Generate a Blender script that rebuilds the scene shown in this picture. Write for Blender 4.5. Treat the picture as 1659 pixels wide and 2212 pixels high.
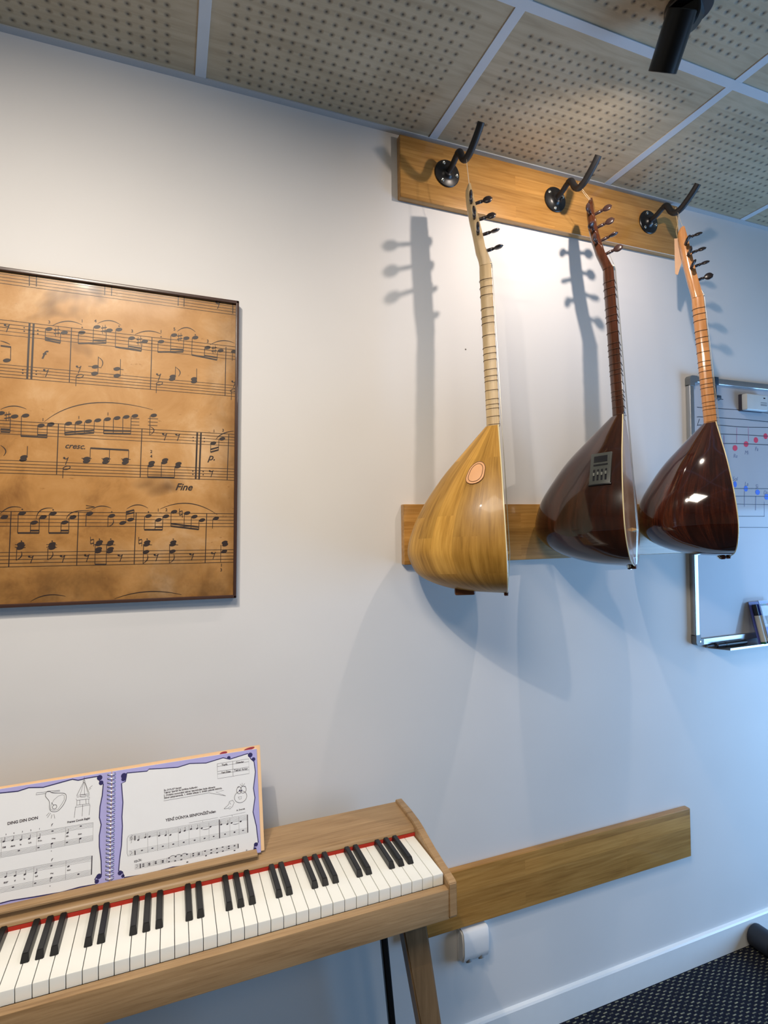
import bpy, bmesh, math, random
from mathutils import Vector, Matrix
random.seed(7)
for o in list(bpy.data.objects): bpy.data.objects.remove(o)
SC = bpy.context.scene
COL = SC.collection
PI = math.pi
Z0 = 1.46            # eye height above the carpet; shapes below are measured from eye level

# ------------------------------------------------------------------ camera, world, lights, exposure
cam = bpy.data.objects.new('camera', bpy.data.cameras.new('camera'))
COL.objects.link(cam)
_r = Vector((0.93289373, -0.35990575, -0.01330914)); _u = Vector((0.0054494, -0.02284421, 0.99972419)); _f = Vector((0.36011052, 0.93270895, 0.01934995))
cam.matrix_world = Matrix(((_r.x, _u.x, -_f.x, 0.0), (_r.y, _u.y, -_f.y, -1.36), (_r.z, _u.z, -_f.z, Z0), (0, 0, 0, 1)))
cam.data.sensor_fit = 'HORIZONTAL'; cam.data.sensor_width = 36.0
cam.data.lens = 1194.94 / 1659.0 * 36.0
cam.data.clip_start = 0.02
SC.camera = cam

SC.view_settings.view_transform = 'Standard'; SC.view_settings.look = 'None'
SC.view_settings.gamma = 1.0; SC.view_settings.use_curve_mapping = False
SC.view_settings.exposure = 0.14

w = bpy.data.worlds.new('sky'); SC.world = w; w.use_nodes = True
w.node_tree.nodes['Background'].inputs[0].default_value = (0.38, 0.62, 1.0, 1)
w.node_tree.nodes['Background'].inputs[1].default_value = 1.5

def area(name, loc, rot, sx, sy, power, color, spread=PI):
    L = bpy.data.lights.new(name, 'AREA'); L.shape = 'RECTANGLE'; L.size = sx; L.size_y = sy
    L.energy = power; L.color = color; L.spread = spread
    o = bpy.data.objects.new(name, L); COL.objects.link(o)
    o.location = (loc[0], loc[1], loc[2] + Z0); o.rotation_euler = rot
    return o
# daylight through the window in the right-hand wall
WIN = dict(x=3.1, y0=-1.9, y1=-0.15, z0=-1.40, z1=0.10)
area('daylight', (3.16, (WIN['y0'] + WIN['y1']) / 2, (WIN['z0'] + WIN['z1']) / 2), (0, PI / 2, 0), WIN['z1'] - WIN['z0'], WIN['y1'] - WIN['y0'], 72, (0.26, 0.54, 0.96))
# two panel lamps in the ceiling grid, behind the viewer
PANELS = [(-0.2315, -1.3445), (0.9785, -2.555)]
for i, (px_, py_) in enumerate(PANELS):
    area('panel_lamp', (px_, py_, 1.046), (0, 0, 0), 0.55, 0.55, (26, 8)[i], (1.0, 0.89, 0.75))
# the track spotlight over the instruments
SPOT = Vector((0.985, -0.492, 0.951))
SPOT_DIR = Vector((0.15, 0.65, -0.745)).normalized()
# its twin further left on the same ceiling line, aimed at the framed print and the piano
SPOT2 = Vector((-0.30, -1.02, 0.951)); SPOT2_DIR = Vector((0.15, 0.93, -1.20)).normalized()
def spot(P, D, e, size, blend, color):
    L = bpy.data.lights.new('spot_beam', 'SPOT'); L.energy = e; L.color = color; L.spot_size = math.radians(size); L.spot_blend = blend; L.shadow_soft_size = 0.012
    o = bpy.data.objects.new('spot_beam', L); COL.objects.link(o)
    o.location = (P.x, P.y, P.z + Z0); o.rotation_euler = D.to_track_quat('-Z', 'Y').to_euler()
spot(SPOT, SPOT_DIR, 17.5, 168, 0.9, (1.0, 0.86, 0.75))
spot(SPOT2, SPOT2_DIR, 39, 134, 1.0, (1.0, 0.89, 0.76))

# ------------------------------------------------------------------ helpers
def lin(r, g, b):
    f = lambda c: (c / 255 / 12.92) if c / 255 <= 0.04045 else ((c / 255 + 0.055) / 1.055) ** 2.4
    return (f(r), f(g), f(b), 1.0)

class NT:
    def __init__(s, name):
        s.m = bpy.data.materials.new(name); s.m.use_nodes = True; s.t = s.m.node_tree
        s.b = s.t.nodes['Principled BSDF']
    def n(s, typ, **kw):
        x = s.t.nodes.new(typ)
        for k, v in kw.items(): setattr(x, k, v)
        return x
    def l(s, a, b): s.t.links.new(a, b)
    def math(s, op, a, b=None, c=None):
        x = s.n('ShaderNodeMath', operation=op)
        for i, v in enumerate((a, b, c)):
            if v is None: continue
            if isinstance(v, (int, float)): x.inputs[i].default_value = v
            else: s.l(v, x.inputs[i])
        return x.outputs[0]
    def vec(s, src='Object', scale=(1, 1, 1), loc=(0, 0, 0), rot=(0, 0, 0)):
        tc = s.n('ShaderNodeTexCoord'); mp = s.n('ShaderNodeMapping')
        mp.inputs['Scale'].default_value = scale; mp.inputs['Location'].default_value = loc; mp.inputs['Rotation'].default_value = rot
        s.l(tc.outputs[src], mp.inputs[0]); return mp.outputs[0]
    def noise(s, v, scale, detail=3, rough=0.5, dist=0.0):
        x = s.n('ShaderNodeTexNoise'); x.inputs['Scale'].default_value = scale; x.inputs['Detail'].default_value = detail
        x.inputs['Roughness'].default_value = rough; x.inputs['Distortion'].default_value = dist
        s.l(v, x.inputs['Vector']); return x.outputs['Fac']
    def ramp(s, f, stops):
        x = s.n('ShaderNodeValToRGB'); e = x.color_ramp.elements
        while len(e) < len(stops): e.new(0.5)
        for el, (p, c) in zip(e, stops): el.position = p; el.color = c
        s.l(f, x.inputs[0]); return x.outputs[0]
    def mix(s, f, a, b, mode='MIX'):
        x = s.n('ShaderNodeMix', data_type='RGBA', blend_type=mode)
        for i, v in ((0, f), (6, a), (7, b)):
            if isinstance(v, (int, float)): x.inputs[i].default_value = v
            elif isinstance(v, tuple): x.inputs[i].default_value = v
            else: s.l(v, x.inputs[i])
        return x.outputs[2]
    def bump(s, h, strength, dist=0.001):
        x = s.n('ShaderNodeBump'); x.inputs['Strength'].default_value = strength; x.inputs['Distance'].default_value = dist
        s.l(h, x.inputs['Height']); s.l(x.outputs[0], s.b.inputs['Normal'])
    def fin(s, col=None, rough=0.5, metal=0.0, coat=0.0, spec=0.5, croug=0.05):
        if col is not None:
            if isinstance(col, tuple): s.b.inputs['Base Color'].default_value = col
            else: s.l(col, s.b.inputs['Base Color'])
        s.b.inputs['Roughness'].default_value = rough; s.b.inputs['Metallic'].default_value = metal
        s.b.inputs['Coat Weight'].default_value = coat; s.b.inputs['Coat Roughness'].default_value = croug
        s.b.inputs['Specular IOR Level'].default_value = spec
        return s.m

def plain(name, rgb, rough=0.5, metal=0.0, coat=0.0, var=0.06, scale=30, spec=0.5):
    k = NT(name); v = k.vec(); f = k.noise(v, scale)
    c = lin(*rgb); d = tuple(x * (1 - var) for x in c[:3]) + (1,)
    return k.fin(k.ramp(f, [(0.3, d), (0.7, c)]), rough, metal, coat, spec)

def wood(name, light, mid, dark, rough=0.4, coat=0.0, src='Object', axis='x', row=0.045, length=0.42, grain=1.0, block=0.5, bump=0.15, spec=0.4):
    """finger-jointed staves running along one axis, with fine fibres and cathedral figure"""
    k = NT(name)
    rot = {'x': (0, 0, 0), 'y': (0, 0, -PI / 2), 'z': (0, PI / 2, 0)}[axis]
    v0 = k.vec(src, rot=rot)
    sep = k.n('ShaderNodeSeparateXYZ'); k.l(v0, sep.inputs[0])
    cmb = k.n('ShaderNodeCombineXYZ')
    k.l(sep.outputs[0], cmb.inputs[0])
    if src == 'UV': k.l(sep.outputs[1], cmb.inputs[1])
    else: k.l(k.math('ADD', sep.outputs[2], k.math('MULTIPLY', sep.outputs[1], 1.0)), cmb.inputs[1])
    br = k.n('ShaderNodeTexBrick'); br.offset = 0.37; br.inputs['Scale'].default_value = 1.0
    br.inputs['Brick Width'].default_value = length; br.inputs['Row Height'].default_value = row
    br.inputs['Mortar Size'].default_value = 0.0; br.inputs['Bias'].default_value = 0.0
    br.inputs['Color1'].default_value = (0, 0, 0, 1); br.inputs['Color2'].default_value = (1, 1, 1, 1)
    k.l(cmb.outputs[0], br.inputs['Vector'])
    mp = k.n('ShaderNodeMapping'); mp.inputs['Scale'].default_value = (3.5 * grain, 90 * grain, 90 * grain) if src != 'UV' else (2.2 * grain, 46 * grain, 1)
    k.l(v0, mp.inputs[0])
    sh = k.n('ShaderNodeVectorMath', operation='ADD'); k.l(mp.outputs[0], sh.inputs[0]); k.l(br.outputs['Color'], sh.inputs[1])
    fine = k.noise(sh.outputs[0], 1.6, 5, 0.65, 0.4)
    mp2 = k.n('ShaderNodeMapping'); mp2.inputs['Scale'].default_value = (2.0, 16, 16) if src != 'UV' else (1.6, 9, 1); k.l(v0, mp2.inputs[0])
    big = k.noise(mp2.outputs[0], 1.4, 2, 0.5, 1.4)
    f = k.math('ADD', k.math('MULTIPLY', fine, 0.65), k.math('MULTIPLY', big, 0.45))
    c = k.ramp(f, [(0.33, lin(*dark)), (0.52, lin(*mid)), (0.74, lin(*light))])
    tone = k.ramp(br.outputs['Color'], [(0.0, (0.72, 0.70, 0.68, 1)), (1.0, (1.12, 1.1, 1.08, 1))])
    c = k.mix(block, c, tone, 'MULTIPLY')
    k.bump(fine, bump, 0.0006)
    return k.fin(c, rough, 0, coat, spec)

# ------------------------------------------------------------------ mesh building
def smooth(me, ang=40):
    for p in me.polygons: p.use_smooth = True
    try: me.set_sharp_from_angle(angle=math.radians(ang))
    except Exception: pass

XF = {}
def link(name, bm, mat, parent=None, sm=True, ang=35, uv=False):
    """bm is in world (eye-level) coordinates unless the parent was made with local=True"""
    bmesh.ops.recalc_face_normals(bm, faces=bm.faces) if not uv else None
    me = bpy.data.meshes.new(name)
    if parent is not None:
        if not parent.get('_loc', 0): bm.transform(XF[parent.name].inverted())
        off = None
    else:
        xs = [v.co for v in bm.verts]
        off = Vector(((min(v.x for v in xs) + max(v.x for v in xs)) / 2, (min(v.y for v in xs) + max(v.y for v in xs)) / 2, min(v.z for v in xs)))
        bm.transform(Matrix.Translation(-off))
    bm.to_mesh(me); bm.free()
    if sm: smooth(me, ang)
    mats = mat if isinstance(mat, (list, tuple)) else [mat]
    for m_ in mats: me.materials.append(m_)
    o = bpy.data.objects.new(name, me); COL.objects.link(o)
    if parent is not None: o.parent = parent; XF[o.name] = XF[parent.name]
    else: o.location = off; XF[o.name] = Matrix.Translation(off)
    if parent is not None and parent.get('_loc', 0): o['_loc'] = 1
    return o

def thing(name, label, cat, loc, rot=None, group=None, local=False):
    o = bpy.data.objects.new(name, None); COL.objects.link(o); o.empty_display_size = 0.05
    M = Matrix.Translation(Vector(loc))
    if rot is not None: M = M @ (rot.to_4x4() if hasattr(rot, 'to_4x4') else Matrix(rot).to_4x4())
    o.matrix_basis = M; XF[o.name] = M
    if local: o['_loc'] = 1
    return tag(o, label, cat, group)
def tag(o, label, cat, group=None):
    o['label'] = label; o['category'] = cat
    if group: o['group'] = group
    return o
def struct(o):
    o['kind'] = 'structure'; return o

def box(bm, x0, x1, y0, y1, z0, z1, bev=0.0, seg=2, mi=0):
    M = Matrix.Translation(((x0 + x1) / 2, (y0 + y1) / 2, (z0 + z1) / 2)) @ Matrix.Diagonal((abs(x1 - x0), abs(y1 - y0), abs(z1 - z0), 1))
    r = bmesh.ops.create_cube(bm, size=1, matrix=M)
    vs = set(r['verts']); fs = [f for f in bm.faces if all(v in vs for v in f.verts)]
    for f in fs: f.material_index = mi
    if bev > 0:
        es = list({e for f in fs for e in f.edges})
        bmesh.ops.bevel(bm, geom=es, offset=bev, segments=seg, affect='EDGES', profile=0.6)
    return bm
def B(*a, **k): return box(bmesh.new(), *a, **k)

def prism(bm, prof, a0, a1, axis='x', mi=0):
    """extrude a closed 2D profile along an axis; profile is (y,z) for x, (x,z) for y, (x,y) for z"""
    def P(p, a): return {'x': (a, p[0], p[1]), 'y': (p[0], a, p[1]), 'z': (p[0], p[1], a)}[axis]
    A = [bm.verts.new(P(p, a0)) for p in prof]; C = [bm.verts.new(P(p, a1)) for p in prof]; n = len(prof); fs = []
    for i in range(n): fs.append(bm.faces.new((A[i], A[(i + 1) % n], C[(i + 1) % n], C[i])))
    fs.append(bm.faces.new(A)); fs.append(bm.faces.new(C[::-1]))
    for f in fs: f.material_index = mi
    return bm

def loft(bm, rings, cap0=True, cap1=True, closed=True, uvs=None, mi=0):
    R = [[bm.verts.new(p) for p in r] for r in rings]; n = len(rings[0]); fs = []
    lay = bm.loops.layers.uv.verify() if uvs else None
    for i in range(len(R) - 1):
        for j in range(n if closed else n - 1):
            j2 = (j + 1) % n
            try: f = bm.faces.new((R[i][j], R[i][j2], R[i + 1][j2], R[i + 1][j]))
            except ValueError: continue
            f.material_index = mi; fs.append(f)
            if uvs:
                for lp, (a, b) in zip(f.loops, ((i, j), (i, j + 1), (i + 1, j + 1), (i + 1, j))): lp[lay].uv = uvs(a, b)
    if closed and cap0: fs.append(bm.faces.new(R[0][::-1]))
    if closed and cap1: fs.append(bm.faces.new(R[-1]))
    for f in fs: f.material_index = mi
    return bm

def tube(bm, pts, rad, seg=10, closed=False, mi=0, caps=True):
    pts = [Vector(p) for p in pts]; n = len(pts); rings = []
    rads = rad if isinstance(rad, (list, tuple)) else [rad] * n
    up = None
    for i, p in enumerate(pts):
        a = pts[(i - 1) % n] if (closed or i > 0) else p; b = pts[(i + 1) % n] if (closed or i < n - 1) else p
        t = (b - a).normalized() if (b - a).length > 1e-9 else Vector((0, 0, 1))
        if up is None:
            up = t.orthogonal().normalized()
        up = (up - t * up.dot(t)).normalized(); s = t.cross(up)
        rings.append([p + (up * math.cos(2 * PI * k / seg) + s * math.sin(2 * PI * k / seg)) * rads[i] for k in range(seg)])
    if closed:
        R = [[bm.verts.new(q) for q in r] for r in rings]
        for i in range(n):
            for k in range(seg):
                f = bm.faces.new((R[i][k], R[i][(k + 1) % seg], R[(i + 1) % n][(k + 1) % seg], R[(i + 1) % n][k])); f.material_index = mi
    else: loft(bm, rings, caps, caps, mi=mi)
    return bm

def spline(P, n=8):
    P = [Vector(p) for p in P]; out = []
    for i in range(len(P) - 1):
        a = P[max(i - 1, 0)]; b = P[i]; c = P[i + 1]; d = P[min(i + 2, len(P) - 1)]
        for k in range(n):
            t = k / n
            out.append(0.5 * ((2 * b) + (c - a) * t + (2 * a - 5 * b + 4 * c - d) * t * t + (3 * b - a - 3 * c + d) * t ** 3))
    out.append(P[-1]); return out

def lathe(bm, prof, M=Matrix(), seg=24, mi=0, sx=1.0, sy=1.0):
    """profile (r, z) turned about local z then placed by M"""
    rings = [[M @ Vector((r * sx * math.cos(2 * PI * k / seg), r * sy * math.sin(2 * PI * k / seg), z)) for k in range(seg)] for r, z in prof]
    return loft(bm, rings, mi=mi)

def place(o, d, up=(0, 0, 1)):
    """matrix with local z along d"""
    d = Vector(d).normalized(); x = Vector(up).cross(d)
    if x.length < 1e-6: x = Vector((1, 0, 0))
    x.normalize(); y = d.cross(x)
    return Matrix(((x.x, y.x, d.x, o[0]), (x.y, y.y, d.y, o[1]), (x.z, y.z, d.z, o[2]), (0, 0, 0, 1)))

def cyl(bm, p, q, r, seg=20, mi=0, r2=None, bev=0.0):
    p = Vector(p); q = Vector(q); h = (q - p).length; r2 = r if r2 is None else r2
    prof = [(r, 0), (r2, h)] if bev == 0 else [(r - bev, 0), (r, bev), (r2, h - bev), (r2 - bev, h)]
    return lathe(bm, prof, place(p, q - p), seg, mi)

# ------------------------------------------------------------------ ink: printed or handwritten strokes laid on a sheet
class Ink:
    """2D strokes (u, v) mapped to the sheet by map(u, v, lift); everything ends up in one mesh"""
    def __init__(s, fmap): s.bm = bmesh.new(); s.f = fmap; s.k = 0
    def lift(s): s.k = (s.k + 1) % 9; return 0.00004 * s.k
    def poly(s, pts, mi=0, up=0.0):
        h = s.lift() + up
        f = s.bm.faces.new([s.bm.verts.new(s.f(u, v, h)) for u, v in pts]); f.material_index = mi
        return f
    def line(s, pts, w, mi=0):
        h = s.lift(); pts = [Vector(p) for p in pts]; L = []; R = []
        for i, p in enumerate(pts):
            t = pts[min(i + 1, len(pts) - 1)] - pts[max(i - 1, 0)]
            if t.length < 1e-9: t = Vector((1, 0))
            t.normalize(); nn = Vector((-t.y, t.x)); wi = w[i] if isinstance(w, list) else w
            L.append(s.bm.verts.new(s.f(*(p + nn * wi / 2), h))); R.append(s.bm.verts.new(s.f(*(p - nn * wi / 2), h)))
        for i in range(len(pts) - 1):
            f = s.bm.faces.new((L[i], L[i + 1], R[i + 1], R[i])); f.material_index = mi
    def ell(s, u, v, a, b, rot=0.0, mi=0, n=18):
        c, d = math.cos(rot), math.sin(rot)
        s.poly([(u + a * math.cos(t) * c - b * math.sin(t) * d, v + a * math.cos(t) * d + b * math.sin(t) * c) for t in [2 * PI * k / n for k in range(n)]], mi)
    def ring(s, u, v, a, b, w, rot=0.0, mi=0, n=24):
        c, d = math.cos(rot), math.sin(rot)
        s.line([(u + a * math.cos(t) * c - b * math.sin(t) * d, v + a * math.cos(t) * d + b * math.sin(t) * c) for t in [2 * PI * k / n for k in range(n + 1)]], w, mi)
    def arc(s, p, q, r, w, mi=0):
        P = []
        for i in range(17):
            t = i / 16; P.append(((1 - t) ** 2 * p[0] + 2 * t * (1 - t) * q[0] + t * t * r[0], (1 - t) ** 2 * p[1] + 2 * t * (1 - t) * q[1] + t * t * r[1]))
        s.line(P, [w * (0.35 + 0.65 * math.sin(PI * i / 16)) for i in range(17)], mi)
    def text(s, txt, u, v, size=None, width=None, ang=0.0, shear=0.0, bold=0.0, center=True, mi=0):
        cu = bpy.data.curves.new('t', 'FONT'); cu.body = txt; cu.size = 1; cu.offset = bold; cu.shear = shear; cu.resolution_u = 3
        ob = bpy.data.objects.new('t', cu); COL.objects.link(ob); bpy.context.view_layer.update()
        me = bpy.data.meshes.new_from_object(ob); bpy.data.objects.remove(ob); bpy.data.curves.remove(cu)
        if not me.vertices: bpy.data.meshes.remove(me); return
        xs = [p.co.x for p in me.vertices]; ys = [p.co.y for p in me.vertices]
        x0, x1, y0, y1 = min(xs), max(xs), min(ys), max(ys)
        sc = size / max(y1 - y0, 1e-6) if size else width / (x1 - x0)
        if size and width: sc = (width / (x1 - x0), size / (y1 - y0))
        else: sc = (sc, sc)
        c, d = math.cos(ang), math.sin(ang); h = s.lift(); vs = []
        for p in me.vertices:
            if center: a, b = (p.co.x - (x0 + x1) / 2) * sc[0], (p.co.y - (y0 + y1) / 2) * sc[1]
            else: a, b = (p.co.x - x0) * sc[0], p.co.y * sc[1]
            vs.append(s.bm.verts.new(s.f(u + a * c - b * d, v + a * d + b * c, h)))
        for pl_ in me.polygons:
            try: f = s.bm.faces.new([vs[i] for i in pl_.vertices]); f.material_index = mi
            except ValueError: pass
        bpy.data.meshes.remove(me)

def music(ink, data, S=1e-4, w=0.001, nh=(0.0062, 0.0034), bold=0.0, mi=0, ink2=1, txt_shear=0.0, fringe=0.0):
    for ln in data.strip().split('\n'):
        p = ln.split(' '); k = p[0]
        if k == 'X':
            u0, v0, u1, v1 = [float(a) * S for a in p[1:5]]; t = ' '.join(p[5:])
            ink.text(t, u0, v0, width=math.hypot(u1 - u0, v1 - v0), ang=math.atan2(v1 - v0, u1 - u0), center=False, bold=bold, mi=mi); continue
        if k == 'C':
            u0, v0, h = [float(a) * S for a in p[1:4]]; t = ' '.join(p[4:])
            if t in ('f', 'p.', 'cresc.', 'Fine'): ink.text(t, u0, v0, size=abs(h) * (0.85 if t not in ('cresc.',) else 0.55), shear=0.35, bold=bold, mi=mi)
            else: ink.text(t, u0, v0, size=abs(h) * 0.72, bold=bold, shear=txt_shear, mi=mi)
            continue
        a = [float(x) * S for x in p[1:]]
        P = [(a[i], a[i + 1]) for i in range(0, len(a) - 1, 2)]
        if k in 'L': ink.line(P, w * 1.5, mi)
        elif k == 'G': ink.line(P, w * 0.55, mi)
        elif k == 'T': ink.line(P, w * 1.1, mi)
        elif k == 'S': ink.line(P, w * 1.1, mi)
        elif k == 'K': ink.line(P, w * 3.2, mi)
        elif k == 'B': ink.line(P, w * 3.0, mi)
        elif k == 'P': ink.line(P, w * 1.0, mi)
        elif k == 'J': ink.line([tuple(q) for q in spline([Vector(x) for x in P], 5)], w * 1.4, mi)
        elif k == 'U': ink.arc(P[0], P[1], P[2], w * 1.7, mi)
        elif k == 'N': ink.ell(a[0], a[1], nh[0], nh[1], 0.3, mi)
        elif k == 'H': ink.ring(a[0], a[1], nh[0] * 1.0, nh[1] * 0.85, w * 1.4, 0.35, mi)
        elif k == 'D': ink.ell(a[0], a[1], w * 1.3, w * 1.3, 0, mi, 10)
        elif k == 'Q': ink.poly([(a[0] - nh[0] * 0.8, a[1] - nh[1] * 0.7), (a[0] + nh[0] * 0.8, a[1] - nh[1] * 0.7), (a[0] + nh[0] * 0.8, a[1] + nh[1] * 0.7), (a[0] - nh[0] * 0.8, a[1] + nh[1] * 0.7)], mi)
        elif k == 'R':
            u, v = a[0], a[1]; h = nh[0]
            ink.ell(u - h * 0.45, v + h * 0.85, h * 0.33, h * 0.33, 0, mi, 10)
            ink.arc((u - h * 0.45, v + h * 0.55), (u + h * 0.3, v + h * 0.4), (u + h * 0.65, v + h * 1.1), w * 1.6, mi)
            ink.line([(u + h * 0.65, v + h * 1.15), (u - h * 0.1, v - h * 1.2)], w * 1.4, mi)
        elif k == 'A':
            u, v = a[0], a[1]; h = nh[1]
            for dx in (-0.5, 0.5): ink.line([(u + dx * h * 1.2, v - h * 2.3 + dx * h * 0.6), (u + dx * h * 1.2, v + h * 2.3 + dx * h * 0.6)], w * 0.9, mi)
            for dy in (-0.9, 0.9): ink.line([(u - h * 1.4, v + dy * h - h * 0.4), (u + h * 1.4, v + dy * h + h * 0.4)], w * 2.0, mi)
        elif k == 'F':
            u, v = a[0], a[1]; h = nh[1]
            ink.line([(u - h * 0.8, v + h * 2.6), (u - h * 0.8, v - h * 1.1)], w, mi); ink.line([(u + h * 0.8, v - h * 2.6), (u + h * 0.8, v + h * 1.1)], w, mi)
            for dy in (-1, 1): ink.line([(u - h * 0.8, v + dy * h - h * 0.25), (u + h * 0.8, v + dy * h + h * 0.25)], w * 2, mi)
        elif k == 'E': ink.ring(a[0], a[1], a[2], a[3], w * 1.3, 0, mi)
        elif k == 'O': ink.ell(a[0], a[1], a[2], a[3], 0, ink2)
        elif k == 'W':
            ink.wpath = P

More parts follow.
